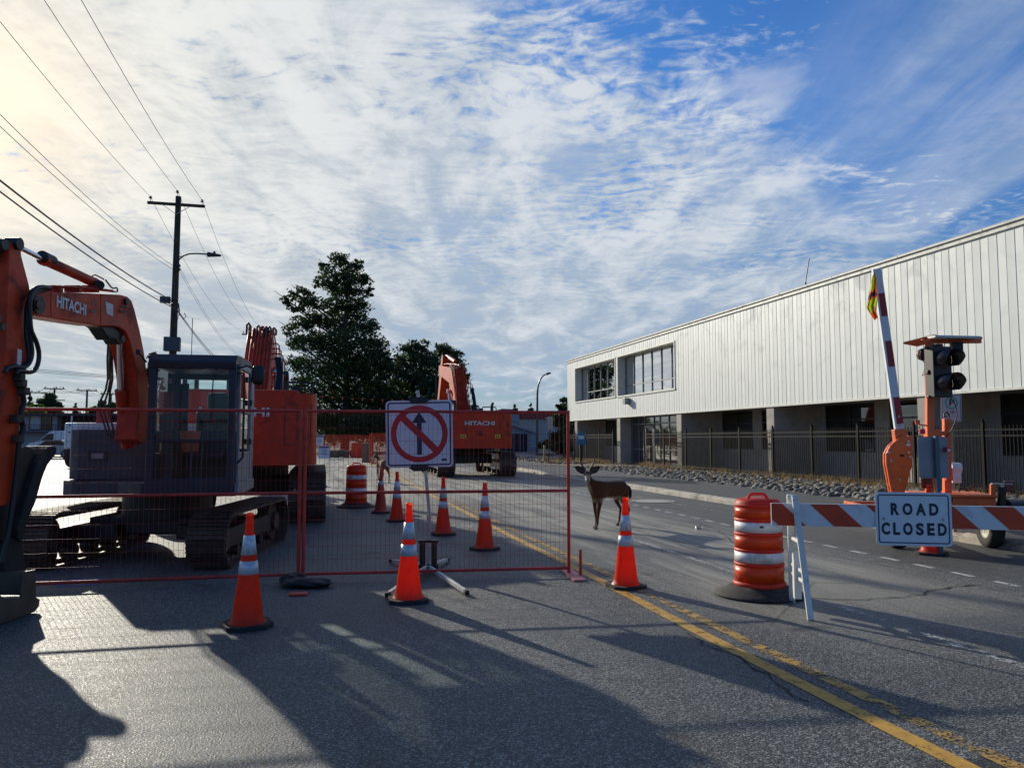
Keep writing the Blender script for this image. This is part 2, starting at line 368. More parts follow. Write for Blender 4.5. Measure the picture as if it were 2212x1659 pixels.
def worn(name, col, keep=.5, scale=9, rough=.6):
    m = bpy.data.materials.new(name); m.use_nodes = True; t = NT(m.node_tree); b = t.n['Principled BSDF']
    co = t.node('ShaderNodeTexCoord').outputs['Object']
    n1 = t.noise(co, scale, 8, .75, .2); n2 = t.noise(co, 75, 3, .6); n3 = t.noise(co, 1.3, 3)
    a = t.math('ADD', n1, t.math('ADD', t.math('MULTIPLY', t.math('SUBTRACT', n2, .5), .55), t.math('MULTIPLY', t.math('SUBTRACT', n3, .5), .35)))
    al = t.rng(a, 1 - keep - .05, 1 - keep + .03)
    c = t.mix(t.rng(n1, .35, .65), tuple(x * .72 for x in col), col); t.put(b.inputs['Base Color'], c); b.inputs['Roughness'].default_value = rough
    tr = t.node('ShaderNodeBsdfTransparent'); mx = t.node('ShaderNodeMixShader'); t.put(mx.inputs[0], al)
    t.l.new(tr.outputs[0], mx.inputs[1]); t.l.new(b.outputs[0], mx.inputs[2]); t.l.new(mx.outputs[0], t.n['Material Output'].inputs[0]); return m
YEL = worn('yellow_line_paint', (.62, .34, .05), .61); YEL2 = worn('faded_yellow_paint', (.50, .29, .06), .50)
WLN = worn('white_line_paint', (.50, .50, .48), .60); WLN2 = worn('faded_white_paint', (.5, .5, .48), .46)
def strip(mb, l, wd, s0, s1, z=.004):
    n = max(1, int((s1 - s0) / .5))
    for j in range(n):
        a, b = s0 + (s1 - s0) * j / n, s0 + (s1 - s0) * (j + 1) / n
        o1, o2 = .012 * math.sin(a * .9), .012 * math.sin(b * .9)
        mb.add([road(l - wd / 2 + o1, a, z), road(l + wd / 2 + o1, a, z), road(l + wd / 2 + o2, b, z), road(l - wd / 2 + o2, b, z)], [(0, 1, 2, 3)])
m_ = MB(); strip(m_, 2.93, .115, -3, 75); tag(m_.build('yellow_line', YEL), kind='structure')
m_ = MB(); strip(m_, 3.155, .105, -3, 75); tag(m_.build('faded_yellow_line', YEL2), kind='structure')
m_ = MB()
for k in range(70): strip(m_, 7.02, .085, 2.5 + k * .58, 2.5 + k * .58 + .30)
tag(m_.build('white_dashed_line', WLN), kind='structure')
m_ = MB(); strip(m_, 4.6, .09, 1.5, 11); strip(m_, 5.9, .06, 15.5, 22); strip(m_, 8.1, .05, 13, 19); tag(m_.build('faded_white_line', WLN2), kind='structure')
# sprayed utility marks, manhole cover
def blob(mb, c, rx, ry, rz, n=26, z=.005, jag=.12):
    pts = []
    for i in range(n):
        a = 2 * math.pi * i / n; r = 1 + random.uniform(-jag, jag)
        x, y = rx * r * math.cos(a), ry * r * math.sin(a); pts.append((c.x + x * math.cos(rz) - y * math.sin(rz), c.y + x * math.sin(rz) + y * math.cos(rz), z))
    mb.add(pts, [tuple(range(n))])
m_ = MB(); blob(m_, G(1000, 1137), .33, .30, .4); tag(m_.build('white_spray_mark', WLN2), kind='structure')
m_ = MB(); blob(m_, G(2190, 1560), .13, .22, .2); tag(m_.build('pale_spray_mark', worn('pale_spray', (.30, .40, .40), .30, 8)), kind='structure')
def ring(mb, c, r0, r1, z=.005, n=40):
    v = [(c.x + r * math.cos(2 * math.pi * i / n), c.y + r * math.sin(2 * math.pi * i / n), z) for r in (r0, r1) for i in range(n)]
    mb.add(v, [(i, (i + 1) % n, n + (i + 1) % n, n + i) for i in range(n)])
m_ = MB(); ring(m_, G(173, 1258), .17, .25); tag(m_.build('blue_spray_mark', worn('blue_spray', (.02, .08, .42), .5, 12)), kind='structure')
mc = MB(); c0 = G(1410, 1083); mc.cyl((c0.x, c0.y, 0), (c0.x, c0.y, .012), .42, n=40); ring(mc, c0, .46, .54, .013)
tag(mc.build('manhole_cover', mat_concrete('manhole_iron', (.28, .27, .25), (.42, .41, .38))), 'round pale manhole cover in the road beside the kerb', 'manhole cover')

# cracks and sealed seams in the asphalt
CRK = pm('crack_tar', (.006, .006, .006), .9)
def crack(name, pts, wd, jit=.03, label=None):
    P_ = []
    for a, b in zip(pts[:-1], pts[1:]):
        a, b = G(*a), G(*b); k = max(2, int((b - a).length / .10))
        for i in range(k): P_.append(a.lerp(b, i / k) + Vector((random.uniform(-jit, jit), random.uniform(-jit, jit), .006)))
    m = MB(); vs = []
    for i, p in enumerate(P_):
        d = (P_[min(i + 1, len(P_) - 1)] - P_[max(i - 1, 0)]); e = Vector((-d.y, d.x, 0)).normalized() * wd * random.uniform(.15, .8); vs += [p - e, p + e]
    m.add(vs, [(2 * i, 2 * i + 1, 2 * i + 3, 2 * i + 2) for i in range(len(P_) - 1)]); tag(m.build(name, CRK), kind='structure')
crack('road_crack', [(1730, 1292), (1850, 1296), (1930, 1292), (1990, 1284), (2010, 1276), (2060, 1268), (2135, 1262)], .022)
crack('road_crack', [(1700, 1180), (1780, 1200), (1860, 1212), (1960, 1216), (2040, 1214)], .012)
crack('road_crack', [(560, 1166), (700, 1160), (800, 1156), (905, 1150)], .02, .02)
crack('road_crack', [(1085, 1290), (1020, 1293), (960, 1296)], .012)
crack('road_crack', [(1460, 1345), (1520, 1392), (1600, 1420), (1668, 1470), (1760, 1530)], .012)
crack('road_crack', [(1500, 1125), (1560, 1150), (1600, 1185)], .012)

# ------------------------------------------------------------------ white building
LB, ZP, ZF, ZT = 16.75, 2.80, 6.80, 7.13
S0, S1 = 2.0, 51.4
CLAD = pm('white_metal_cladding', (.68, .70, .665), .5, var=.03, vs=.5, spec=.4, dirt=((.50, .49, .45), .09, 1.2))
TRIM = pm('cream_trim', (.62, .61, .54), .5, var=.06, dirt=((.3, .28, .22), .4, 3))
STUC = pm('beige_stucco', (.43, .38, .33), .9, var=.1, vs=2, bump=.4, bs=90, dirt=((.25, .21, .18), .4, 1.5))
STUCD = pm('brown_stucco', (.23, .19, .165), .9, var=.1, bump=.3, bs=90)
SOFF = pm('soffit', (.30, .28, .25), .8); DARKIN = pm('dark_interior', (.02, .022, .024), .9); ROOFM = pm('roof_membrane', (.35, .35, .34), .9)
ALU = pm('aluminium_frame', (.20, .21, .22), .45, metal=.3); DKF = pm('dark_window_frame', (.03, .03, .032), .4)
GLW = glass('window_glass', (.10, .12, .13), 9.0, .015); GLD = glass('door_glass', (.30, .38, .36), 3.0, .03)
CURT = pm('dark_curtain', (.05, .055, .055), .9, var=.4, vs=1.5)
bld = thing('office_building', 'long white two storey building with ribbed metal cladding above a recessed ground floor', 'building')
def bbox(mb, l0, l1, s0, s1, z0, z1, mi=0):
    vs = [road(l, s_, z) for z in (z0, z1) for (l, s_) in ((l0, s0), (l1, s0), (l1, s1), (l0, s1))]
    mb.add(vs, [(0, 3, 2, 1), (4, 5, 6, 7), (0, 1, 5, 4), (1, 2, 6, 5), (2, 3, 7, 6), (3, 0, 4, 7)], False, None, mi); return mb
WINS = [(42.35, 49.65, 4.03, 6.27), (34.5, 41.9, 4.0, 6.27)]
def ribwall(mb, s0, s1, z0, z1, n_off=0.):
    # profile of the sheeting: alternating raised and recessed pans
    P = .52; s_ = math.floor(s0 / P) * P; pts = []
    while s_ < s1 + P:
        for ds, dl in ((0, 0.), (.004, -.004), (.012, -.004), (.016, 0.), (.25, .004), (.26, 0), (.264, -.004), (.272, -.004), (.276, .005), (.5, .001)): pts.append((s_ + ds, dl))
        s_ += P
    pts = [(min(max(a, s0), s1), d) for a, d in pts if a > s0 - .03 and a < s1 + .03]
    pts = [(s0, 0.)] + [p_ for p_ in pts if s0 < p_[0] < s1] + [(s1, 0.)]
    n = len(pts); vs = [road(LB + d, a, z) for z in (z0, z1) for a, d in pts]
    mb.add(vs, [(i, i + 1, n + i + 1, n + i) for i in range(n - 1)])
cw = MB(); edges = [S0] + sorted([x for w_ in WINS for x in w_[:2]]) + [S1]
ribwall(cw, S0, 34.5, ZP, ZF); ribwall(cw, 41.9, 42.35, 4.0, 6.27); ribwall(cw, 49.65, S1, ZP, ZF)
ribwall(cw, 34.5, 49.65, ZP, 4.0); ribwall(cw, 34.5, 49.65, 6.27, ZF)
cw.build('cladding', CLAD, bld)
ew = MB(); bbox(ew, LB + .03, 44, S1 - .02, S1 + .1, ZP, ZF); ew.build('end_wall', CLAD, bld)
ew = MB(); bbox(ew, LB + .03, 44, S0 - .1, S0, ZP, ZF); ew.build('end_wall', CLAD, bld)
# corner of the cladding, fascia and sloping parapet cap
fa = MB(); bbox(fa, LB - .05, LB + .12, S0, S1 + .14, ZF, ZF + .13)
vs = [road(l, s_, z) for s_ in (S0, S1 + .16) for (l, z) in ((LB - .10, ZF + .13), (LB - .10, ZF + .17), (LB + .30, ZT), (LB + .36, ZT), (LB + .36, ZF + .13))]
fa.add(vs, [(0, 1, 2, 3, 4), (9, 8, 7, 6, 5)] + [(i, (i + 1) % 5, 5 + (i + 1) % 5, 5 + i) for i in range(5)])
s_ = 4.
while s_ < S1: bbox(fa, LB - .108, LB - .10, s_, s_ + .025, ZF + .12, ZF + .19); s_ += 3.05
fa.build('parapet', TRIM, bld)
rf = MB(); bbox(rf, LB + .36, 44, S0, S1, ZF - .1, ZF + .1); rf.build('roof', ROOFM, bld)
bt = MB(); bbox(bt, LB - .035, LB + .06, S0, S1 + .02, ZP - .06, ZP + .002); bt.build('base_trim', TRIM, bld)
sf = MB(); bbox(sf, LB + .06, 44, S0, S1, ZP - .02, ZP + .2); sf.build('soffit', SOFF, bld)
for (a, b, z0, z1) in WINS:
    wd = MB(); g = .5                                              # deep reveal, frame, mullions
    bbox(wd, LB - .03, LB + g, a - .07, a, z0 - .0, z1); bbox(wd, LB - .03, LB + g, b, b + .07, z0, z1)
    bbox(wd, LB - .03, LB + g, a - .07, b + .07, z1, z1 + .07)
    wo_ = wd.build('window', TRIM, bld)
    sl = MB(); bbox(sl, LB - .05, LB + g, a - .09, b + .09, z0 - .09, z0); sl.build('sill', TRIM, wo_)
    fr = MB(); n = 6; fs_ = .034
    for i in range(n + 1):
        c = a + .05 + (b - a - .1) * i / n; bbox(fr, LB + g - .06, LB + g + .03, c - fs_ / 2, c + fs_ / 2, z0, z1)
    for z in (z0 + .03, z0 + .58, z1 - .03): bbox(fr, LB + g - .055, LB + g + .025, a, b, z - .025, z + .025)
    fr.build('window_frame', ALU, wo_)
    gp = MB()
    for i in range(n):
        c0_, c1_ = a + .05 + (b - a - .1) * i / n, a + .05 + (b - a - .1) * (i + 1) / n
        for (za, zb) in ((z0 + .03, z0 + .58), (z0 + .58, z1 - .03)):
            t_ = random.uniform(-.004, .004)
            gp.add([road(LB + g - .01 + t_, c0_, za), road(LB + g - .01, c1_, za), road(LB + g - .01 + t_, c1_, zb), road(LB + g - .01, c0_, zb)], [(0, 1, 2, 3)])
    gp.build('pane', GLW, wo_)
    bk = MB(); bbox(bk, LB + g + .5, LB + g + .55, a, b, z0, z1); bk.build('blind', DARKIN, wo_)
# ground floor: fins, recessed wall, tall windows
LR = 18.65
cols = [49.9, 42.2, 34.4, 26.6, 18.8, 11.0, 3.2]
for s_ in cols:
    cb = MB(); bbox(cb, LB + .02, LR, s_ - .5, s_, .05, ZP - .02); cb.build('column', STUC, bld)
for k, s_ in enumerate(cols[:-1]):
    if k == 1: continue
    a, b = cols[k + 1], s_ - .5; rw = MB()
    segs = [(a, a + .6, 0), (a + .6, a + 3.4, 1), (a + 3.4, a + 4.1, 0), (a + 4.1, a + 6.8, 1), (a + 6.8, b, 0)]
    # one wall slab with sill-height steps
    pl = [(a, .05)] + [(b, .05), (b, ZP - .02)]
    for (p0, p1, win) in reversed(segs):
        if win: pl += [(p1, ZP - .02), (p1, 1.05), (p0, 1.05), (p0, ZP - .02)]
    pl += [(a, ZP - .02)]
    n = len(pl); rw.add([road(l, y, z) for l in (LR, LR + .2) for (y, z) in pl], [tuple(range(n)), tuple(reversed(range(n, 2 * n)))] + [(i, n + i, n + (i + 1) % n, (i + 1) % n) for i in range(n)])
    rw.build('recessed_wall', STUC, bld)
    for (p0, p1, win) in segs:
        if not win: continue
        fr = MB(); gl_ = MB(); cu_ = MB()
        for q_ in (p0 + .03, (p0 + p1) / 2, p1 - .03): bbox(fr, LR + .02, LR + .1, q_ - .03, q_ + .03, 1.06, ZP - .03)
        for z in (1.08, 2.22, ZP - .05): bbox(fr, LR + .015, LR + .105, p0, p1, z - .025, z + .025)
        tw = fr.build('tall_window', DKF, bld)
        bbox(gl_, LR + .06, LR + .07, p0, p1, 1.05, ZP - .02); gl_.build('pane', GLD, tw)
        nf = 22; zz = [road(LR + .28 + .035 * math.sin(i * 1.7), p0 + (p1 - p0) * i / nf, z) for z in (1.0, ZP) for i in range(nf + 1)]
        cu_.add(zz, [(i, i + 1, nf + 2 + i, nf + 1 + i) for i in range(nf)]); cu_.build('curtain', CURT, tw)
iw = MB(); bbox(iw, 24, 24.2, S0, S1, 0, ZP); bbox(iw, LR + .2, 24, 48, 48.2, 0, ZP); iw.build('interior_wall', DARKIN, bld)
# entrance between the second and third column
en = MB(); LE = 17.45
bbox(en, LE, LE + .08, 41.62, 41.70, .08, ZP - .02)
for s_ in (34.5, 35.6, 36.7, 37.8, 38.55, 39.75, 40.6, 41.5): bbox(en, LE, LE + .09, s_ - .03, s_ + .03, .08, ZP - .02)
for z in (.12, .95, 2.35, 2.74): bbox(en, LE + .005, LE + .085, 34.5, 38.5, z - .03, z + .03); bbox(en, LE + .005, LE + .085, 39.8, 41.6, z - .03, z + .03)
en.build('entrance_frame', ALU, bld)
eg = MB(); bbox(eg, LE + .04, LE + .045, 34.5, 38.55, .1, 2.76); bbox(eg, LE + .04, LE + .045, 39.75, 41.6, .1, 2.76); bbox(eg, LE + .04, LE + .045, 38.55, 39.75, 2.3, 2.76); eg.build('entrance_pane', GLD, bld)
dr = MB(); bbox(dr, LE - .01, LE + .04, 38.6, 38.7, .1, 2.25); bbox(dr, LE - .01, LE + .04, 39.6, 39.7, .1, 2.25); bbox(dr, LE - .01, LE + .04, 38.7, 39.6, .1, .3); bbox(dr, LE - .01, LE + .04, 38.7, 39.6, 2.1, 2.25)
dro = dr.build('door', ALU, bld)
dg_ = MB(); bbox(dg_, LE + .01, LE + .02, 38.7, 39.6, .3, 2.1); dg_.build('door_pane', GLD, dro)
dh = MB(); bbox(dh, LE - .07, LE - .03, 38.75, 39.55, 1.1, 1.14); bbox(dh, LE - .05, LE - .01, 38.78, 38.82, 1.09, 1.15); dh.build('handle', CHROME, dro)
wl = MB(); bbox(wl, LB - .32, LB - .02, 40.1, 40.45, 3.45, 3.8); wl.build('wall_lamp', ALU, bld, .01)
lg = MB(); bbox(lg, LB + .9, LB + 1.15, 45.0, 46.1, ZP - .09, ZP - .025); lg.build('soffit_lamp', WHT, bld)
# aerial standing on the roof
u_ = (1748 - CX) / FPX; Y_ = 20 / (RY * u_ - RX); ap = Vector((u_ * Y_, Y_, ZF + .1))
an = MB(); an.cyl(ap, ap + Vector((0, 0, 1.3)), .035); an.cyl(ap + Vector((0, 0, 1.3)), at(1748, 558, Y_), .02); an.cyl(ap, ap + Vector((0, 0, .05)), .15)
tag(an.build('aerial', DKF), 'thin dark aerial standing on the flat roof of the white building', 'aerial')

# ------------------------------------------------------------------ iron fences
IRON = pm('black_iron', (.006, .007, .009), .6, spec=.12, var=.3)
LF, ZB, FH = 16.3, .12, 1.72
def iron_fence(label, s_posts):
    f = thing('iron_fence', label, 'fence', tuple(road(LF, s_posts[0], ZB)))
    def W(l, s_, z): return road(l, s_, z)
    for k, s_ in enumerate(s_posts):
        p = MB(); bbox(p, LF - .035, LF + .035, s_ - .035, s_ + .035, ZB - .03, ZB + FH + .10); bbox(p, LF - .045, LF + .045, s_ - .045, s_ + .045, ZB + FH + .10, ZB + FH + .12)
        c = W(LF, s_, ZB + FH + .15); p.lathe([(.0, -.04), (.03, -.02), (.035, 0), (.025, .03), (0, .04)], 8, c)
        p.build('post', IRON, f, world=True)
    for a, b in zip(s_posts[:-1], s_posts[1:]):
        r = MB()
        for z in (ZB + .14, ZB + FH - .24, ZB + FH - .09): bbox(r, LF - .02, LF + .02, min(a, b) + .035, max(a, b) - .035, z - .02, z + .02)
        n = int(abs(b - a) / .108)
        for i in range(1, n):
            s_ = min(a, b) + abs(b - a) * i / n; bbox(r, LF - .009, LF + .009, s_ - .009, s_ + .009, ZB + .06, ZB + FH)
            r.lathe([(.0, -.004), (.011, .002), (.014, .014), (.009, .027), (0, .034)], 5, W(LF, s_, ZB + FH))
        r.build('fence_panel', IRON, f, world=True)
    return f
iron_fence('long black iron picket fence standing behind the bed of river rocks', [37.2 - 2.345 * k for k in range(15)])
iron_fence('short black iron picket fence section left of the glass entrance door', [41.6, 43.9, 46.3, 48.6, 51.0])

# ------------------------------------------------------------------ river rocks
def rock_mesh(i, sub=2):
    bm = bmesh.new(); bmesh.ops.create_icosphere(bm, subdivisions=sub, radius=1)
    r = random.Random(i); ax = [Vector((r.gauss(0, 1), r.gauss(0, 1), r.gauss(0, 1))).normalized() for _ in range(7)]; lim = [r.uniform(.62, .95) for _ in ax]
    for v in bm.verts:
        for a, l in zip(ax, lim):
            d = v.co.dot(a)
            if d > l: v.co -= a * (d - l) * .8
        v.co = Vector((v.co.x * 1.25, v.co.y, v.co.z * .62))
    me = bpy.data.meshes.new('river_rock'); bm.to_mesh(me); bm.free()
    me.polygons.foreach_set('use_smooth', [True] * len(me.polygons)); return me
def rock_material():
    m = bpy.data.materials.new('river_rock'); m.use_nodes = True; t = NT(m.node_tree); b = t.n['Principled BSDF']
    oi = t.node('ShaderNodeObjectInfo').outputs['Random']; co = t.node('ShaderNodeTexCoord').outputs['Object']
    pos = t.node('ShaderNodeNewGeometry').outputs['Position']; isl = t.node('ShaderNodeNewGeometry').outputs['Random Per Island']
    rr = t.math('FRACT', t.math('ADD', oi, isl)); c = t.mix(t.math('POWER', rr, 1.6), (.050, .047, .042), (.27, .25, .21))
    c = t.mix(t.math('MULTIPLY', t.rng(t.noise(pos, 14, 5, .65), .4, .7), .5), c, (.16, .15, .13)); t.put(b.inputs['Base Color'], c); b.inputs['Roughness'].default_value = .75
    return m
RKM = rock_material(); rmesh = [rock_mesh(i) for i in range(9)]; rlow = [rock_mesh(i + 20, 1) for i in range(6)]
for me in rmesh: me.materials.append(RKM)
spots = []
def bed(n, s0, s1, lo=12.05, hi=16.1, big=.11):
    for _ in range(n):
        s_ = random.uniform(s0, s1); l = random.uniform(lo, hi) + random.gauss(0, .1)
        if 36.5 < s_ < 41.5: continue
        spots.append((l, s_, random.uniform(.042, big) * (1.3 if random.random() < .1 else 1)))
bed(2100, 13, 30); bed(800, 30, 36.5, 12.3); bed(200, 38.5, 39.9, 12.2, 14.2); bed(420, 42, 52, 12.9, 16.1); bed(130, 52, 58, 9.8, 15.5)
def rock_px(sp): p = road(sp[0], sp[1]); return sp[2] / max(2., p.y)
spots.sort(key=rock_px, reverse=True)
for i, (l, s_, r) in enumerate(spots[:300]):
    o = bpy.data.objects.new('river_rock', rmesh[i % 9]); C.objects.link(o); o.location = road(l, s_, .10 + r * .3)
    o.rotation_euler = (random.uniform(-.5, .5), random.uniform(-.5, .5), random.uniform(0, 6.3)); o.scale = (r, r, r * random.uniform(.8, 1.15))
    tag(o, 'larger rounded grey river rock lying in the rock bed along the iron fence', 'rock', 'river rocks along the iron fence')
rs = MB()
for i, (l, s_, r) in enumerate(spots[300:]):
    me = rlow[i % 6]; M = Matrix.LocRotScale(road(l, s_, .10 + r * .25), Euler((random.uniform(-.4, .4), random.uniform(-.4, .4), random.uniform(0, 6))), Vector((r, r, r)))
    rs.add([v.co for v in me.vertices], [tuple(p.vertices) for p in me.polygons], True, M)
tag(rs.build('river_rocks', RKM, recalc=False), 'bed of smaller grey river rocks between the sidewalk and the iron fence', 'rocks', kind='stuff')
# dry grass
GRS = pm('dry_grass', (.30, .20, .09), .9, var=.4, vs=4, tl=.4)
dg = MB()
for _ in range(900):
    z = random.random(); s_ = random.uniform(14, 52) if z < .55 else random.choice([random.gauss(44.5, 1.2), random.gauss(50, 1.), random.gauss(36.3, 1), random.gauss(21, 2)])
    if 37.3 < s_ < 41.4: continue
    l = random.gauss(16.15, .28) if random.random() < .75 else random.uniform(13, 16); c = road(l, s_, .1)
    for _k in range(7):
        a = random.uniform(0, 6.3); h = random.uniform(.08, .34); d = Vector((math.cos(a), math.sin(a), 0)); e = Vector((-d.y, d.x, 0)) * .008
        p = c + d * random.uniform(0, .07); dg.add([p - e, p + e, p + d * h * .45 + Vector((0, 0, h))], [(0, 1, 2)])
tag(dg.build('dry_grass', GRS, recalc=False), 'dry straw coloured grass growing among the rocks below the fence', 'grass', kind='stuff')
# ------------------------------------------------------------------ excavators
def track(parent, xc, yf, yr, h, wd, n, world_m=None, mats=STEEL, zc=None):
    """one crawler: shoes with grousers round an idler and a sprocket; y forward"""
    r = h / 2; L = yf - yr - 2 * r; per = 2 * L + 2 * math.pi * r; M0 = world_m
    def at_(t):
        t %= per
        if t < L: return (yr + r + t, h, 0.)
        t -= L
        if t < math.pi * r: a = t / r; return (yf - r + r * math.sin(a), r + r * math.cos(a), -a)
        t -= math.pi * r
        if t < L: return (yf - r - t, 0., -math.pi)
        t -= L; a = t / r; return (yr + r - r * math.sin(a), r - r * math.cos(a), -math.pi - a)
    mb = MB(); p = per / n
    for i in range(n):
        y, z, a = at_(i * p); m = T((xc, y, z), rx=a)
        if M0 is not None: m = M0 @ m
        mb.box((0, 0, -.018), (wd, p * .93, .022), m)
        for dy in (-.36, 0, .36): mb.box((0, dy * p, .006), (wd * .985, p * .09, .034), m)
        mb.box((0, 0, -.05), (wd * .3, p * .7, .05), m)
    w_ = M0 is not None
    tr = mb.build('track', mats, parent, world=w_)
    fm = MB(); fm.box((xc, (yf + yr) / 2, r), (wd * .42, yf - yr - 2.1 * r, h * .36), M0)
    for k in range(5):
        y = yr + r + .1 + (L - .2) * k / 4; fm.cyl((xc - wd * .2, y, .1 + .03), (xc + wd * .2, y, .13), .075, n=12, M=M0)
    fm.build('track_frame', NAVY, tr, world=w_) if False else None
    f2 = fm.build('track_frame', BLK, parent, world=w_)
    for nm, y in (('idler', yf - r), ('sprocket', yr + r)):
        ib = MB(); ib.cyl((xc - wd * .16, y, r), (xc + wd * .16, y, r), r * .86, n=22, M=M0); ib.cyl((xc - wd * .3, y, r), (xc + wd * .3, y, r), r * .4, n=16, M=M0)
        ib.build(nm, STEEL, parent, world=w_)
    return tr
def polyx(mb, pts, vec, mi=0):                # polygon given by 3D points, extruded by a vector
    vec = Vector(vec); n = len(pts); vs = [Vector(p) for p in pts] + [Vector(p) + vec for p in pts]
    mb.add(vs, [tuple(range(n)), tuple(reversed(range(n, 2 * n)))] + [(i, n + i, n + (i + 1) % n, (i + 1) % n) for i in range(n)], False, None, mi); return mb
DECW = pm('decal_white', (.66, .66, .64), .5, var=.08, dirt=((.3, .2, .15), .4, 12)); DECY = pm('decal_yellow', (.75, .50, .02), .5); DECT = pm('decal_teal', (.10, .17, .17), .6)
DECK = pm('decal_dark', (.02, .02, .025), .5)
CABGL = glass('cab_glass', (.88, .95, .94), .8, .02)
SEATM = pm('seat_fabric', (.02, .022, .03), .85, bump=.3); INT = pm('cab_interior', (.04, .045, .05), .6)

# ---- the near compact excavator, seen from the front with its cab to the right
O1 = Vector((-4.51, 10.05, 0)); RZ1 = math.pi + .171
ex1 = thing('compact_excavator', 'compact orange excavator behind the left fence panel, its dark blue cab facing the camera', 'excavator', O1, RZ1)
U1 = T((-4.58, 10.32, 0), math.pi + .035)
track(ex1, -1.01, 1.42, -1.42, .64, .46, 42, U1); track(ex1, 1.01, 1.42, -1.42, .64, .46, 42, U1)
uc = MB(); uc.box((0, 0, .42), (1.6, .9, .22), U1); uc.cyl((0, 0, .5), (0, 0, .84), .55, n=28, M=U1)
for sx in (-1, 1): uc.box((sx * .62, .55, .36), (.5, .22, .18), U1, rz=.0); uc.box((sx * .62, -.55, .36), (.5, .22, .18), U1)
uc.build('undercarriage', BLK, ex1, .02, world=True)
# blade folded at the rear side
dk = MB(); dk.prism([(-1.05, 1.02), (.0, 1.02), (.35, .7), (.6, -.1), (1.2, -.3), (1.2, -.9), (.7, -1.28), (0, -1.38), (-.6, -1.28), (-.85, -.9), (-.85, -.1), (-1.05, -.06)], .84, 1.0, 'z'); dk.build('deck', NAVY, ex1, .02)
cv = MB(); cv.prism([(.20, -.12), (1.10, -.12), (1.24, -.22), (1.28, -.42), (1.28, -1.1), (.20, -1.1)], 1.0, 1.64, 'z'); cvo = cv.build('side_cover', GREYP, ex1, .05, 3)
v = MB(); v.box((.86, -.115, 1.30), (.24, .02, .13)); v.box((.86, -.108, 1.30), (.14, .02, .07), mi=1); v.build('headlamp', [DECK, SILV], ex1)
gp = MB(); gp.prism([(.18, -.07), (1.14, -.07), (1.29, -.18), (1.33, -.4), (1.33, -1.1), (.18, -1.1)], .80, .985, 'z'); gp.build('bumper', GREYP, ex1, .03)
hd = MB(); hd.prism([(.1, -.30), (1.2, -.30), (1.2, -.8), (.6, -1.2), (-.6, -1.2), (-.8, -.8), (-.8, -.45), (.1, -.45)], 1.63, 1.73, 'z'); hd.build('engine_hood', WHT, ex1, .03)
cwt = MB(); cwt.prism([(-.86, -.42), (1.06, -.42), (1.06, -.9), (.75, -1.3), (0, -1.42), (-.65, -1.3), (-.86, -.95)], 1.0, 1.62, 'z'); cwt.build('counterweight', ORG, ex1, .05, 3)
# cab: x -1.05..-.07, y -.40..1.15
X0, X1, Y0, Y1, Z0, Z1 = -1.05, -.07, -.06, 1.15, .86, 2.53
cf = MB(); pw = .085
for x, y in ((X0, Y1), (X1, Y1)):
    cf.bar((x + (pw / 2 if x == X0 else -pw / 2), y - pw / 2, Z0), (x + (pw / 2 if x == X0 else -pw / 2) , y - pw / 2 - .03, Z1 - .1), pw, pw)
for x, y in ((X0, Y0), (X1, Y0)): cf.bar((x + (pw / 2 if x == X0 else -pw / 2), y + pw / 2, Z0), (x + (pw / 2 if x == X0 else -pw / 2), y + pw / 2, Z1 - .1), pw, pw)
cf.prism([(Y1 - .02, Z1 - .19), (Y1 + .0, Z1 - .1), (Y1 - .1, Z1 - .01), (Y1 - .3, Z1), (Y0 + .1, Z1), (Y0, Z1 - .08), (Y0, Z1 - .16), (Y1 - .1, Z1 - .16)], X0, X1, 'x')
cf.span((X0, Y1 - .07, Z0), (X1, Y1, 1.06)); cf.span((X0 + .05, Y0, Z0), (X1 - .05, Y1 - .08, Z0 + .08)); cf.span((X1 - .06, Y0 + .05, Z0), (X1, Y1 - .08, 1.35))
cf.span((X0 + .05, Y1 - .045, 1.475), (X1 - .05, Y1 - .015, 1.515)); cf.span((X0 + pw, Y0, Z0), (X1 - pw, Y0 + .05, 1.62)); cf.span((X0 + pw, Y0 + .0, 2.30), (X1 - pw, Y0 + .05, Z1 - .14))
cf.span((X0 + pw, Y0 + .005, 1.62), (X0 + pw + .1, Y0 + .045, 2.25)); cf.span((X1 - pw - .10, Y0 + .005, 1.62), (X1 - pw, Y0 + .045, 2.25))
cabo = cf.build('cab', NAVY, ex1, .02)
gg = MB(); gg.add([(X0 + pw, Y1 - .03, 1.51), (X1 - pw, Y1 - .03, 1.51), (X1 - pw, Y1 - .06, Z1 - .18), (X0 + pw, Y1 - .06, Z1 - .18)], [(0, 1, 2, 3)]); gg.build('windscreen', CABGL, cabo)
gg = MB(); gg.add([(X0 + pw, Y1 - .03, 1.06), (X1 - pw, Y1 - .03, 1.06), (X1 - pw, Y1 - .03, 1.48), (X0 + pw, Y1 - .03, 1.48)], [(0, 1, 2, 3)]); gg.build('lower_pane', CABGL, cabo)
gg = MB(); gg.add([(X0 + pw, Y0 + .03, 1.62), (X1 - pw, Y0 + .03, 1.62), (X1 - pw, Y0 + .03, 2.26), (X0 + pw, Y0 + .03, 2.26)], [(0, 1, 2, 3)]); gg.build('rear_pane', CABGL, cabo)
gg = MB(); gg.add([(X1 - .03, Y0 + pw, 1.35), (X1 - .03, Y1 - pw, 1.35), (X1 - .03, Y1 - pw, 2.36), (X1 - .03, Y0 + pw, 2.36)], [(0, 1, 2, 3)]); gg.build('side_pane', CABGL, cabo)
dr = MB()                                          # door on the visible side: silver frame round two panes
for y in (Y0 + .23, Y1 - .14): dr.span((X0 - .035, y - .03, 1.0), (X0, y + .03, 2.40))
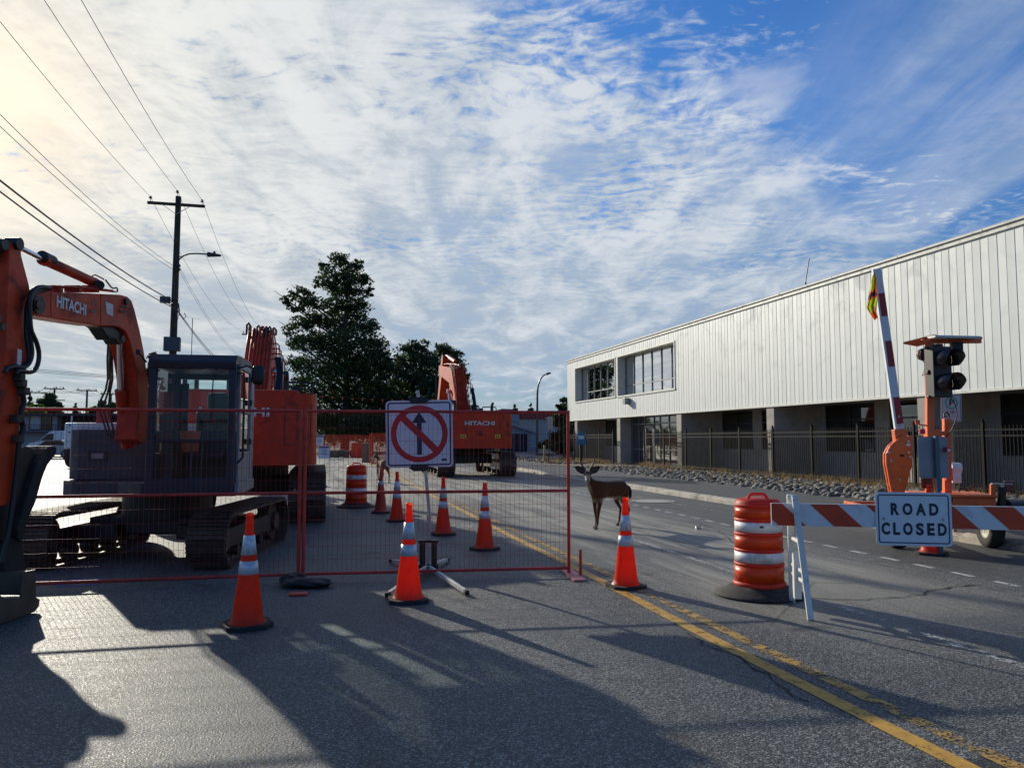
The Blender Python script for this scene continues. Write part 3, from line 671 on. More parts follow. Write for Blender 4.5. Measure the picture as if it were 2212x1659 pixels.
for z, zt in ((1.0, 1.36), (1.83, 1.89), (2.36, 2.42)): dr.span((X0 - .035, Y0 + .33, z), (X0, Y1 - .17, zt))
dr.span((X0 - .03, Y0, .99), (X0, Y0 + .20, 2.42)); dro = dr.build('door', SILV, cabo, .008)
gg = MB(); gg.add([(X0 - .012, Y0 + .3, 1.36), (X0 - .012, Y1 - .14, 1.36), (X0 - .012, Y1 - .14, 2.36), (X0 - .012, Y0 + .3, 2.36)], [(0, 1, 2, 3)]); gg.build('door_pane', CABGL, dro)
hn = MB(); 
for z in (1.45, 1.95, 2.25): hn.span((X0 - .055, Y0 + .29, z), (X0 - .03, Y0 + .36, z + .07))
hn.build('hinge', BLK, dro)
sk = MB(); sk.prism([(1.10, .86), (1.10, 1.0), (.4, 1.02), (-.05, 1.0), (-.05, .88)], X0 - .05, X0 - .005, 'x'); sk.build('side_skirt', SILV, ex1, .01)
gr = MB(); gr.tube([(X0 - .02, Y1 - .02, 2.30), (X0 - .09, Y1, 2.30), (X0 - .10, Y1, 2.2), (X0 - .10, Y1, 1.3), (X0 - .04, Y1 - .03, 1.24)], .014); gr.build('grab_rail', BLK, ex1)
mr = MB(); mr.tube([(X0 - .02, Y1 - .05, 2.36), (X0 - .12, Y1 - .02, 2.39), (X0 - .2, Y1 - .02, 2.36)], .011); mr.build('mirror_arm', BLK, ex1)
mm = MB(); mm.lathe([(0, -.12), (.055, -.105), (.075, -.05), (.075, .06), (.055, .11), (0, .12)], 16, (0, 0, 0), M=T((X0 - .25, Y1 - .03, 2.28)) @ Matrix.Diagonal((1, .45, 1, 1))); mm.build('mirror', BLK, ex1)
wpr = MB(); wpr.bar((X0 + .25, Y1 + .005, 2.3), (X0 + .27, Y1 + .005, 1.75), .012, .012); wpr.build('wiper', BLK, cabo)
st = MB(); st.box((-.56, .12, 1.30), (.46, .46, .12)); st.box((-.56, -.13, 1.62), (.44, .13, .55), rx=-.12); st.box((-.60, -.17, 2.02), (.27, .11, .24)); st.build('seat', SEATM, cabo, .05, 3)
it = MB(); it.box((-.18, .25, 1.25), (.14, .8, .5)); it.box((-.92, .2, 1.15), (.12, .7, .35)); it.cyl((-.20, .55, 1.45), (-.22, .62, 1.72), .014); it.cyl((-.90, .5, 1.3), (-.88, .58, 1.6), .014)
it.cyl((-.22, .62, 1.70), (-.225, .63, 1.82), .028); it.cyl((-.88, .58, 1.58), (-.88, .59, 1.70), .028)
for x in (-.62, -.5): it.cyl((x, .85, 1.0), (x, .80, 1.5), .012)
it.box((-.2, .8, 1.72), (.15, .05, .2)); it.build('controls', INT, cabo, .01)
bx = MB(); bx.cyl((-.42, .55, 1.36), (-.42, .55, 1.62), .10, .12, n=18); bx.build('cab_bucket', pm('faded_red_plastic', (.42, .06, .03), .6), cabo)
lm = MB(); lm.cyl((-.02, 1.05, 2.42), (.03, 1.1, 2.50), .012); lm.box((.05, 1.12, 2.53), (.05, .05, .06)); lm.build('work_lamp', BLK, ex1, .01)
bc = MB(); bc.box((-.55, .3, 2.545), (.35, .5, .025)); bc.build('roof_vent', BLK, cabo)

# boom and stick: traced on the vertical plane they stand in, then given their real width
BP, BN = (-4.43, 8.0, 0), Vector((1, .02, 0))
def bp(x, y, off=0.): return onplane(x, y, (BP[0] + off, BP[1], 0), BN)
def traced(name, pts, wd, mat, bev=.012, off=0., parent=ex1):
    mb = MB(); polyx(mb, [bp(x, y, off) for x, y in pts], (-wd, 0, 0)); return mb.build(name, mat, parent, bev, world=True)
boom = traced('boom', [(75, 637), (96, 626), (111, 631), (188, 633.5), (262, 637), (276, 641), (285, 650), (291, 668), (302, 712), (311, 757), (319, 812), (324, 860), (325, 930), (310, 960), (292, 950), (300, 880), (296, 815),
                       (289, 772), (280, 735), (271, 716), (256, 706), (238, 705), (215, 704), (160, 696), (98, 685), (72, 682)], .25, ORG_W)
bd = (bp(288, 660) - bp(30, 660)); 
def decal_m(x, y, off=.004, rot=0.):                   # frame on the boom side: x away from the camera, y up
    p = bp(x, y, off); ax = Vector((-.02, 1, 0)).normalized(); up = Vector((0, 0, 1)); nn = Vector((1, .02, 0))
    m = Matrix(((ax.x, up.x, nn.x, p.x), (ax.y, up.y, nn.y, p.y), (ax.z, up.z, nn.z, p.z), (0, 0, 0, 1))); return m @ Matrix.Rotation(rot, 4, 'Z')
lt = MB(); lt.text('HITACHI', decal_m(155.5, 660.5, rot=.0), (bp(188, 660) - bp(125, 660)).length, .118, .03, .001); lt.build('lettering', DECW, boom, world=True)
lt = MB(); w_ = (bp(244, 668) - bp(229, 668)).length; h_ = .135; lt.add([(-w_ / 2 - .01, h_ / 2, 0), (w_ / 2 + .0, h_ / 2 - .004, 0), (w_ / 2 + .01, -h_ / 2, 0), (-w_ / 2 + .02, -h_ / 2 + .01, 0)], [(0, 1, 2, 3)], M=decal_m(236.5, 668, .003)); lt.build('sticker', DECW, boom, world=True)
lt = MB(); M_ = decal_m(201, 664, .003); lt.add([(-.03, .06, 0), (.0, .06, 0), (-.02, -.01, 0)], [(0, 1, 2)], M=M_); lt.add([(.0, .02, 0), (.035, .06, 0), (.02, .06, 0), (-.012, .0, 0)], [(0, 1, 2, 3)], M=M_); lt.add([(-.03, -.03, 0), (.05, -.03, 0), (.05, -.055, 0), (-.03, -.055, 0)], [(0, 1, 2, 3)], M=M_); lt.build('emblem', DECT, boom, world=True)
lt = MB()
for (x, y0, y1) in ((111, 632, 686), (218.5, 635, 702)):
    a, b = bp(x, y0, .002), bp(x, y1, .002); lt.bar(a, b, .010, .004, up=(1, 0, 0))
lt.build('weld_seam', ORG, boom, world=True)
sp = [(19, 545), (21, 530), (27, 522), (45, 527), (47, 553), (64, 617), (67, 650), (64, 720), (60, 785), (53, 835), (45, 899), (40, 960), (32, 1026), (20, 1089), (-4, 1095), (-4, 1000), (2, 900), (9, 790), (14, 690)]
stick = traced('stick', sp, .22, ORG_W, off=-.015)
sb = traced('stick_bracket', [(-12, 560), (0, 520), (6, 514), (20, 515), (30, 519), (44, 517), (50, 524), (51, 538), (46, 547), (26, 541), (6, 548)], .10, BLK, off=-.07)
pn = MB()
for (x, y, r, w_) in ((12, 528, .05, .17), (44, 527, .055, .20), (86, 659, .085, .02), (-3, 688, .04, .02), (270, 652, .0, 0)):
    if not r: continue
    c = bp(x, y, .02); pn = MB(); pn.cyl(c, c + Vector((-.30, 0, 0)), r, n=20); pn.build('pivot_pin', BLK, ex1, world=True)
pn = MB()
for (x, y, r) in ((86, 659, .045), (9, 706, .03), (267, 732, .04)): c = bp(x, y, .035); pn = MB(); pn.cyl(c, c + Vector((-.04, 0, 0)), r, n=18); pn.build('pin_cap', STEEL, ex1, .004, world=True)
# arm cylinder above the boom
ca = MB(); ca.cyl(bp(92, 560, -.12), bp(204, 611, -.12), .052, n=20); ca.cyl(bp(92, 560, -.12), bp(99, 563, -.12), .060, n=20); cyo = ca.build('arm_cylinder', ORG_W, ex1, .004, world=True)
ca = MB(); ca.cyl(bp(46, 537, -.12), bp(96, 562, -.12), .027, n=16); ca.build('rod', CHROME, cyo, world=True)
ca = MB(); ca.cyl(bp(90, 554.5, -.12), bp(112, 565, -.12), .060, n=18); ca.build('cylinder_head', BLK, cyo, world=True); ca = MB(); ca.cyl(bp(203, 609, -.12), bp(214, 616, -.12), .05, n=16); ca.cyl(bp(215, 616, -.02), bp(215, 616, -.22), .05, n=16); ca.build('cylinder_cap', BLK, cyo, world=True)
ca = MB(); ca.tube([bp(x, y, -.12) for x, y in ((112, 566), (130, 574), (147, 575), (170, 590), (190, 600))], .012); ca.tube([bp(x, y, -.10) for x, y in ((196, 603), (200, 596), (206, 594), (222, 602), (224, 604))], .008); ca.build('pipe', ORG_W, cyo, world=True)
# boom cylinder under the bend
ca = MB(); ca.cyl(at(262, 842, 9.1), at(276, 965, 9.4), .074, n=20); cyo = ca.build('boom_cylinder', ORG_W, ex1, .004, world=True)
ca = MB(); ca.cyl(at(259, 735, 8.85), at(262, 845, 9.1), .036, n=16); ca.build('rod', CHROME, cyo, world=True)
br = traced('cylinder_bracket', [(211, 703), (262, 707), (272, 725), (270, 742), (258, 745), (250, 733), (238, 735), (229, 722), (221, 710)], .16, BLK, off=-.05)
# hoses and steel pipes
hs = MB()
for k, dx_ in enumerate((0, 2.2, 4.2)): hs.tube([bp(x, y, -.04 - k * .06) for x, y in ((113, 618 + dx_ * .5), (150, 620 + dx_ * .6), (200, 623 + dx_ * .6), (244, 628 + dx_ * .5))], .010)
for x in (116, 158, 196): hs.bar(bp(x, 632, -.12), bp(x, 617, -.12), .16, .05, up=(0, 1, 0))
hs.build('pipe', ORG_W, ex1, world=True)
def hose(pts, r, name='hose', off=.03):
    h = MB(); P_ = []
    pp = [bp(p[0], p[1], off + (p[2] if len(p) > 2 else 0)) for p in pts]
    for i in range(len(pp) - 1):                       # Catmull-Rom
        a, b, c, d = pp[max(i - 1, 0)], pp[i], pp[i + 1], pp[min(i + 2, len(pp) - 1)]
        for k in range(6):
            t = k / 6; P_.append(.5 * ((2 * b) + (c - a) * t + (2 * a - 5 * b + 4 * c - d) * t * t + (3 * b - a - 3 * c + d) * t ** 3))
    P_.append(pp[-1]); h.tube(P_, r); h.build(name, HOSE, ex1, world=True)
hose([(108, 622), (92, 620), (78, 623), (67, 634), (64, 655), (65, 690), (68, 715), (78, 738), (84, 762), (82, 785), (74, 800), (62, 804), (40, 801), (34, 808)], .021, off=.05)
hose([(105, 624), (88, 625), (72, 634), (61, 660), (60, 700), (66, 735), (69, 762), (64, 782), (52, 793), (30, 792), (15, 796), (9, 804)], .021, off=.03)
hose([(100, 627), (80, 632), (64, 645), (57, 670), (56, 720), (61, 760), (60, 780), (44, 792), (25, 797)], .017, off=.015)
hose([(228, 605), (242, 622), (252, 622), (253, 630), (244, 630)], .009, off=-.06)
hose([(257, 668), (262, 674), (276, 674), (279, 667), (271, 662), (260, 664)], .006, off=.02)
hose([(48, 845), (52, 870), (47, 885), (46, 905), (50, 925), (42, 950), (38, 990), (33, 1040), (27, 1090), (18, 1150), (5, 1215)], .022, off=.02)
def hose3(pts, r, off=0):
    h = MB(); h.tube([at(p[0], p[1], 9.0 + .9 * min(1, i / 3)) for i, p in enumerate(pts)], r, 7); h.build('hose', HOSE, ex1, world=True)
for k, (xa, ya) in enumerate(((236, 738), (241, 742), (246, 740))):
    hose3([(xa - 2, ya), (xa - 4, ya + 40), (xa - 3, ya + 80), (xa - 8, ya + 105), (xa - 18 + k * 4, ya + 125), (xa - 21 + k * 5, ya + 148), (xa - 12 + k * 4, ya + 175), (xa - 2 + k * 2, ya + 205)], .013, off=-.1 + .04 * k)
hr = MB(); c = bp(276, 652, .03); hr.cyl(c, c + Vector((-.06, 0, 0)), .038, n=18); hr.build('work_lamp', BLK, ex1, .005, world=True)
lt = MB(); lt.add([(-.03, .08, 0), (.03, .07, 0), (.03, -.08, 0), (-.03, -.07, 0)], [(0, 1, 2, 3)], M=decal_m(42, 773, .03)); lt.build('sticker', DECW, stick, world=True)
for (x, y) in ((40, 815), (44, 828), (50, 845), (33, 905), (38, 948)): ft = MB(); ft.box(bp(x, y, .02), (.09, .07, .07)); ft.build('hose_clamp', STEEL, ex1, .01, world=True)
# thumb, link and bucket at the foot of the stick
thumb = traced('thumb', [(124, 968), (118, 963), (109, 964), (101, 970), (91, 981), (83, 996), (74, 1020), (62, 1060), (50, 1100), (40, 1135), (38, 1160), (44, 1170), (50, 1167), (56, 1140), (66, 1110), (78, 1083), (88, 1046), (94, 1026), (104, 1003), (122, 980)], .26, RUB, .01, off=.02)
lk = traced('bucket_link', [(70, 966), (56, 963), (40, 975), (26, 1010), (8, 1060), (-10, 1100), (-8, 1160), (14, 1180), (34, 1165), (42, 1130), (54, 1085), (70, 1030), (84, 990)], .16, BLK, .01, off=-.03)
cp = traced('coupler', [(36, 1160), (48, 1180), (56, 1215), (62, 1240), (47, 1262), (28, 1275), (12, 1250), (4, 1200), (14, 1165)], .20, RUB, .01, off=-.01)
bk = MB()
side = [(47, 1236), (77, 1230), (78, 1290), (86, 1295), (84, 1309), (75, 1321), (40, 1334), (0, 1348), (-50, 1356), (-95, 1345), (-110, 1310), (-80, 1270), (-40, 1262), (-10, 1275), (8, 1292), (47, 1291)]
BUCK = pm('worn_bucket_steel', (.10, .085, .065), .6, metal=.4, var=.3, dirt=((.17, .14, .10), .7, 6), bump=.3)
pts = [bp(x, y, .22) for x, y in side]; pts = [Vector((p.x, p.y, max(p.z, .005))) for p in pts]
polyx(bk, pts, (-.02, 0, 0)); polyx(bk, [p + Vector((-.68, 0, 0)) for p in pts], (-.02, 0, 0))
shell = pts[4:12]
for a, b in zip(shell[:-1], shell[1:]): bk.add([a, b, b + Vector((-.7, 0, 0)), a + Vector((-.7, 0, 0))], [(0, 1, 2, 3)]); bk.add([a + Vector((0, 0, .02)), b + Vector((0, 0, .02)), b + Vector((-.7, 0, .02)), a + Vector((-.7, 0, .02))], [(3, 2, 1, 0)])
polyx(bk, [bp(60, 1236, .2), bp(76, 1232, .2), bp(76, 1285, .2), bp(60, 1285, .2)], (-.66, 0, 0))
bk.build('bucket', BUCK, ex1, world=True)

# ---- the two larger excavators, seen from behind
def large_excavator(label, loc, rz, pose, marks=True):
    e = thing('large_excavator', label, 'excavator', loc, rz)
    for sx in (-1, 1): track(e, sx * 1.19, 2.2, -2.2, .90, .66, 46)
    u = MB(); u.box((0, 0, .62), (1.8, 1.5, .32)); u.cyl((0, 0, .7), (0, 0, 1.04), .78, n=30)
    u.build('undercarriage', BLK, e, .03)
    d = MB(); d.prism([(-1.32, 1.9), (-.4, 1.9), (-.4, 1.5), (.4, 1.5), (.4, 1.8), (1.3, 1.8), (1.34, -1.2), (-1.34, -1.2)], 1.03, 1.16, 'z'); d.build('deck', NAVY, e, .02)
    c = MB(); prof = [(-1.33, -.95), (-1.33, -1.95), (-1.30, -2.3), (-1.2, -2.47), (-.7, -2.58), (0, -2.62), (.7, -2.58), (1.2, -2.47), (1.30, -2.3), (1.33, -1.95), (1.33, -.95)]
    c.prism(prof, 1.06, 2.32, 'z', smooth=False); cw_ = c.build('counterweight', ORG, e, .10, 4)
    for p in cw_.data.polygons: p.use_smooth = True
    cw_.modifiers['b'].harden_normals = False
    b = MB(); b.span((.42, -.96, 1.16), (1.32, 1.0, 2.22)); b.span((.42, 1.0, 1.16), (1.25, 1.75, 1.75)); b.span((-1.32, -.96, 1.16), (-.42, .12, 2.2)); b.span((-.42, -.96, 1.16), (.42, -.2, 2.26)); b.build('housing', ORG, e, .05, 3)
    hd_ = MB(); hd_.span((-1.0, -2.1, 2.31), (1.0, -.6, 2.40)); hd_.build('engine_hood', ORG, e, .03)
    k = MB(); x0, x1, y0, y1, z0, z1 = -1.34, -.40, .16, 1.86, 1.16, 2.95
    for x in (x0 + .045, x1 - .045):
        for y in (y0 + .045, y1 - .045): k.bar((x, y, z0), (x, y - (.1 if y > 1 else 0), z1 - .08), .09, .09)
    k.span((x0, y0, z1 - .12), (x1, y1 - .05, z1)); k.span((x0, y0, z0), (x1, y0 + .06, 1.9)); k.span((x0, y0, z0), (x0 + .06, y1, 1.85)); k.span((x1 - .06, y0, z0), (x1, y1, 1.85)); cb_ = k.build('cab', NAVY, e, .02)
    g = MB()
    g.add([(x0 + .09, y0 + .03, 1.9), (x1 - .09, y0 + .03, 1.9), (x1 - .09, y0 + .03, z1 - .12), (x0 + .09, y0 + .03, z1 - .12)], [(0, 1, 2, 3)])
    for x in (x0 + .03, x1 - .03): g.add([(x, y0 + .09, 1.85), (x, y1 - .12, 1.85), (x, y1 - .15, z1 - .12), (x, y0 + .09, z1 - .12)], [(0, 1, 2, 3)])
    g.build('pane', CABGL, cb_)
    if True:
        t = MB(); t.text('HITACHI', T((-.03, -2.625, 1.98), rx=math.pi / 2), 1.14, .16, .03, .022)
        t.build('lettering', DECW, cw_)
        M_ = T((-.02, -2.655, 1.62), rx=math.pi / 2); em = MB(); em.add([(-.12, .09, 0), (.02, .09, 0), (.02, .02, 0)], [(0, 1, 2)], M=M_); em.add([(.0, .02, 0), (.11, .09, 0), (.03, -.01, 0), (-.03, -.01, 0)], [(0, 1, 2, 3)], M=M_); em.add([(-.13, -.03, 0), (.13, -.03, 0), (.13, -.09, 0), (-.13, -.09, 0)], [(0, 1, 2, 3)], M=M_); em.build('emblem', DECK, cw_)
        for sx in ((-1, 1) if marks else ()):
            yl = MB(); yl.box((sx * .66, -2.60, 1.50), (.22, .006, .13), rz=sx * .10); yl.box((sx * .62, -2.607, 1.50), (.04, .006, .09), rz=sx * .1, mi=1); yl.box((sx * .70, -2.603, 1.50), (.05, .006, .06), rz=sx * .1, mi=1); yl.build('warning_decal', [DECY, DECK], cw_)
    pnl = MB(); 
    for (xa, xb, za, zb) in ((.80, 1.02, 1.52, 1.535), (.80, 1.02, 2.115, 2.13)): pass
    a_ = .36
    def on_rear(x):                                    # y of the rear face at x
        pr = prof[5:9]
        for (xa, ya), (xb, yb) in zip(pr[:-1], pr[1:]):
            if xa <= x <= xb: return ya + (yb - ya) * (x - xa) / (xb - xa)
        return -2.4
    for (xa, xb) in ((.80, 1.0), (1.0, 1.24)):
        for z in (1.42, 2.12): pnl.bar((xa, on_rear(xa) - .004, z), (xb, on_rear(xb) - .004, z), .012, .012)
    for x in (.80, 1.24): pnl.bar((x, on_rear(x) - .004, 1.42), (x, on_rear(x) - .004, 2.12), .012, .012)
    for za in (1.50, 1.84):
        for i in range(9): pnl.bar((.98, on_rear(.98) - .003, za + i * .025), (1.16, on_rear(1.16) - .003, za + i * .025), .008, .010)
    pnl.build('vent_panel', DECK, cw_)
    sm = MB(); sm.bar((-1.1, -2.43, 1.2), (1.1, -2.43, 1.2), .02, .02); 
    # boom
    F_, K_, E_ = [Vector((0, a, b)) for a, b in pose['boom']]
    def seg(p, q_, a, b):
        d = (q_ - p).normalized(); n = Vector((0, -d.z, d.y)); return p + n * a, q_ + n * b, p - n * a, q_ - n * b
    u1, u2, l1, l2 = seg(F_, K_, .24, .42); u3, u4, l3, l4 = seg(K_, E_, .42, .20)
    mid_u = (u2 + u3) / 2; mid_l = (l2 + l3) / 2
    pl = [u1, (u1 * .5 + u2 * .5) + (u2 - l2) * .04, u2 * .7 + u3 * .3, mid_u + (mid_u - mid_l) * .06, u3 * .7 + u2 * .3, u4, l4, l3 * .6 + l2 * .4 + (mid_u - mid_l) * .12, l2 * .75 + l3 * .25, l1]
    bm_ = MB(); bm_.prism([(p.y, p.z) for p in pl], -.27, .27, 'x'); bo = bm_.build('boom', ORG_W, e, .03)
    A_, B_ = [Vector((0, a, b)) for a, b in pose['stick']]
    d = (B_ - A_).normalized(); n = Vector((0, -d.z, d.y)); s_ = MB()
    pl = [A_ - n * .10, A_ + n * .18, A_ + d * .8 + n * .30, B_ + n * .14, B_ - n * .14, A_ + d * .8 - n * .26]
    s_.prism([(p.y, p.z) for p in pl], -.2, .2, 'x'); s_.build('stick', ORG_W, e, .02)
    k_ = MB(); bq = B_; k_.prism([(bq.y - .1, bq.z + .1), (bq.y + .5, bq.z + .0), (bq.y + .75, bq.z - .4), (bq.y + .45, bq.z - .85), (bq.y - .1, bq.z - .95), (bq.y - .55, bq.z - .75), (bq.y - .2, bq.z - .55)], -.5, .5, 'x'); k_.build('bucket', BUCK, e, .03)
    # cylinders
    cmid = l1.lerp(l2, .68)
    for sx in (-1, 1):
        q0 = Vector((sx * .36, 1.25, 1.35)); q1 = Vector((sx * .36, cmid.y + .1, cmid.z + .3)); h = MB(); h.cyl(q0, q0.lerp(q1, .58), .085, n=16); h.cyl(q0.lerp(q1, .56), q0.lerp(q1, .60), .1, n=16); cy = h.build('boom_cylinder', ORG_W, e)
        h = MB(); h.cyl(q0.lerp(q1, .58), q1, .045, n=14); h.cyl(q1 + Vector((-.08, 0, 0)), q1 + Vector((.08, 0, 0)), .09, n=14); h.build('rod', CHROME, cy)
    q0 = u3.lerp(u4, .1) + Vector((0, 0, .22)); q1 = A_.copy(); h = MB(); h.cyl(q0, q0.lerp(q1, .62), .09, n=16); cy = h.build('arm_cylinder', ORG_W, e)
    h = MB(); h.cyl(q0.lerp(q1, .6), q1, .05, n=14); h.build('rod', CHROME, cy)
    # pipes along the boom and the hose loops at its bend
    rr = random.Random(pose['seed'])
    for k2 in range(8):
        x = -.25 + k2 * .075 + rr.uniform(-.01, .01); h = MB(); o_ = (u2 - l2).normalized()
        pa = [u1 + o_ * .06, u1.lerp(u2, .45) + o_ * .13, u1.lerp(u2, .8) + o_ * .12, mid_u + o_ * (.13 + rr.uniform(0, .1)), u3.lerp(u4, .3) + Vector((0, 0, .12)), u3.lerp(u4, .6) + Vector((0, 0, .08))]
        h.tube([Vector((x, p.y, p.z)) for p in pa], .018, 7); h.build('pipe', ORG_W, bo)
    for k2 in range(6):
        x = -.3 + k2 * .12 + rr.uniform(-.03, .03); h = MB(); hh = .12 + rr.uniform(0, .14); b0 = mid_u + Vector((0, .0, .02))
        h.tube([(x, b0.y - .15, b0.z - .05), (x, b0.y - .12, b0.z + hh * .7), (x + .02, b0.y + .05, b0.z + hh), (x + .05, b0.y + .3, b0.z + hh * .8), (x + .03, b0.y + .5, b0.z + .05)], .026, 8); h.build('hose', HOSE, bo)
    for sx in (1,):
        for k2 in range(4):
            h = MB(); b0 = u1.lerp(u2, .86 - k2 * .07); x = .27
            h.tube([(x - .1, b0.y, b0.z + .05), (x + .12 + k2 * .05, b0.y - .02, b0.z + .05), (x + .17 + k2 * .05, b0.y - .02, b0.z), (x + .17 + k2 * .05, b0.y, b0.z - .45 - k2 * .08), (x + .02, b0.y + .02, b0.z - .55 - k2 * .08)], .017, 7); h.build('pipe', ORG_W, bo)
    h = MB(); b0 = u1.lerp(u2, .5)
    for k2 in range(3): h.tube([(.40 + k2 * .05, b0.y, b0.z + .35), (.46 + k2 * .05, b0.y - .1, b0.z), (.44 + k2 * .05, b0.y - .5, b0.z - .5), (.40 + k2 * .04, .7, 2.2), (.3, .7, 1.9)], .026, 8)
    h.build('hose_bundle', HOSE, bo)
    # right hand rail, mirror frame
    rl = MB(); rl.tube([(.62, -.2, 2.2), (.62, -.2, 2.62), (.66, -.1, 2.68), (1.18, -.1, 2.68), (1.22, -.1, 2.62), (1.22, -.1, 2.2)], .022); rl.build('hand_rail', BLK, e)
    mr_ = MB(); mr_.tube([(.5, 1.2, 2.0), (.5, 1.2, 2.75), (.62, 1.2, 2.82), (.8, 1.2, 2.75)], .02); mr_.box((.56, 1.2, 2.62), (.22, .06, .40)); mr_.box((.86, 1.18, 2.5), (.2, .06, .36)); mr_.build('mirror', BLK, e, .015)
    ex = MB(); ex.cyl((.75, -1.3, 2.38), (.75, -1.3, 2.62), .06, n=14); ex.tube([(.75, -1.3, 2.6), (.75, -1.33, 2.72), (.75, -1.45, 2.76)], .055); ex.build('exhaust', BLK, e)
    at_ = MB(); at_.cyl((-1.2, .3, 2.95), (-1.2, .3, 4.0), .008, n=6); at_.build('aerial', BLK, e)
    return e
RZR = math.atan2(.2404, .9707)
large_excavator('large orange excavator parked with its rear to the camera directly behind the compact excavator', road(-1.42, 16.55), RZR, dict(boom=[(.5, 1.85), (2.5, 3.62), (5.2, 3.0)], stick=[(4.7, 3.8), (5.9, 1.2)], seed=1), False)
large_excavator('large orange excavator parked farther down the road behind the no through sign', road(6.05, 32.6), RZR + .02, dict(boom=[(.5, 1.85), (2.2, 4.05), (5.2, 4.6)], stick=[(4.6, 5.2), (6.2, 2.3)], seed=2)).scale = (1.06, 1.06, 1.08)
# ------------------------------------------------------------------ temporary fence panels
FRED = pm('red_powder_coat', (.55, .028, .012), .4, var=.2, vs=5, coat=.2, dirt=((.1, .02, .01), .4, 9))
FWIRE = pm('red_mesh_wire', (.32, .03, .018), .5, var=.2); PINKP = pm('pale_red_plate', (.55, .22, .19), .6, var=.2, dirt=((.2, .1, .09), .5, 9))
def fence_panel(label, p0, p1, feet=()):
    p0, p1 = Vector(p0), Vector(p1); d = (p1 - p0); L = d.length; rz = math.atan2(d.y, d.x)
    f = thing('temporary_fence_panel', label, 'fence panel', p0, rz, 'temporary construction fence panels')
    for x in (0, L): 
        m = MB(); m.cyl((x, 0, .03), (x, 0, 1.84), .019, n=12); m.build('post', FRED, f)
    for z in (.085, .94, 1.82):
        m = MB(); m.cyl((0, 0, z), (L, 0, z), .017, n=12); m.build('rail', FRED, f)
    m = MB(); n = int(L / .05); rw_ = random.Random(int(L * 100))
    for i in range(1, n):
        x = L * i / n; b = rw_.uniform(-.004, .004); m.tube([(x, .012, .09), (x + b, .014 + b, .5), (x, .012, .94), (x - b, .012 + b, 1.4), (x, .012, 1.815)], .0019, 4, caps=False)
    for i in range(1, 13):
        z = .09 + i * .1405
        m.tube([(0, .016, z)] + [(L * k / 6, .016, z + rw_.uniform(-.003, .003)) for k in range(1, 6)] + [(L, .016, z)], .0019, 4, caps=False)
    m.build('wire_mesh', FWIRE, f)
    for x in feet:
        m = MB(); m.box((x, 0, .012), (.14, .74, .018)); m.build('foot_plate', PINKP, f); m = MB(); m.cyl((x + .07, -.1, .02), (x + .07, -.1, .30), .016, n=10); m.build('foot_pin', FRED, f)
    return f
JN = G(654, 1257); EN = G(1229, 1243); LT = G(100, 1278)
LT = JN + (LT - JN).normalized() * 2.95
dE = (EN - JN).normalized()
fence_panel('red mesh fence panel to the left, in front of the compact excavator', LT, JN - dE * .05 )
fence_panel('red mesh fence panel to the right, in front of the no through sign', JN, EN, feet=(2.93,))
# sandbag over the joint
sb = MB(); c = G(655, 1270); BAGM = pm('black_sandbag', (.008, .008, .011), .55, var=.4, bump=.9, bs=25)
def lump(mb, c, r, seed, M=None):
    bm = bmesh.new(); bmesh.ops.create_icosphere(bm, subdivisions=4, radius=1); q_ = random.Random(seed); ph = [q_.uniform(0, 6) for _ in range(6)]
    vs = []
    for v in bm.verts:
        k = 1 + .09 * math.sin(v.co.x * 5 + ph[0]) * math.sin(v.co.y * 6 + ph[1]) + .05 * math.sin(v.co.z * 9 + ph[2] + v.co.x * 7); vs.append(c + Vector((v.co.x * r[0] * k, v.co.y * r[1] * k, max(v.co.z * r[2] * k, -c.z + .004))))
    mb.add(vs, [tuple(x.index for x in f.verts) for f in bm.faces], True, M); bm.free()
lump(sb, c + Vector((.02, .05, .045)), (.27, .13, .055), 3); lump(sb, c + Vector((-.14, .16, .06)), (.15, .10, .07), 4)
sbo = sb.build('sandbag', BAGM); tag(sbo, 'black sandbag weighing down the joint of the two fence panels', 'sandbag')
m = MB(); c = G(645, 1285); m.box((c.x, c.y, .012), (.17, .12, .018), rz=.1); tag(m.build('foot_plate_red', FRED), 'small red foot plate lying on the road before the sandbag', 'fence foot')

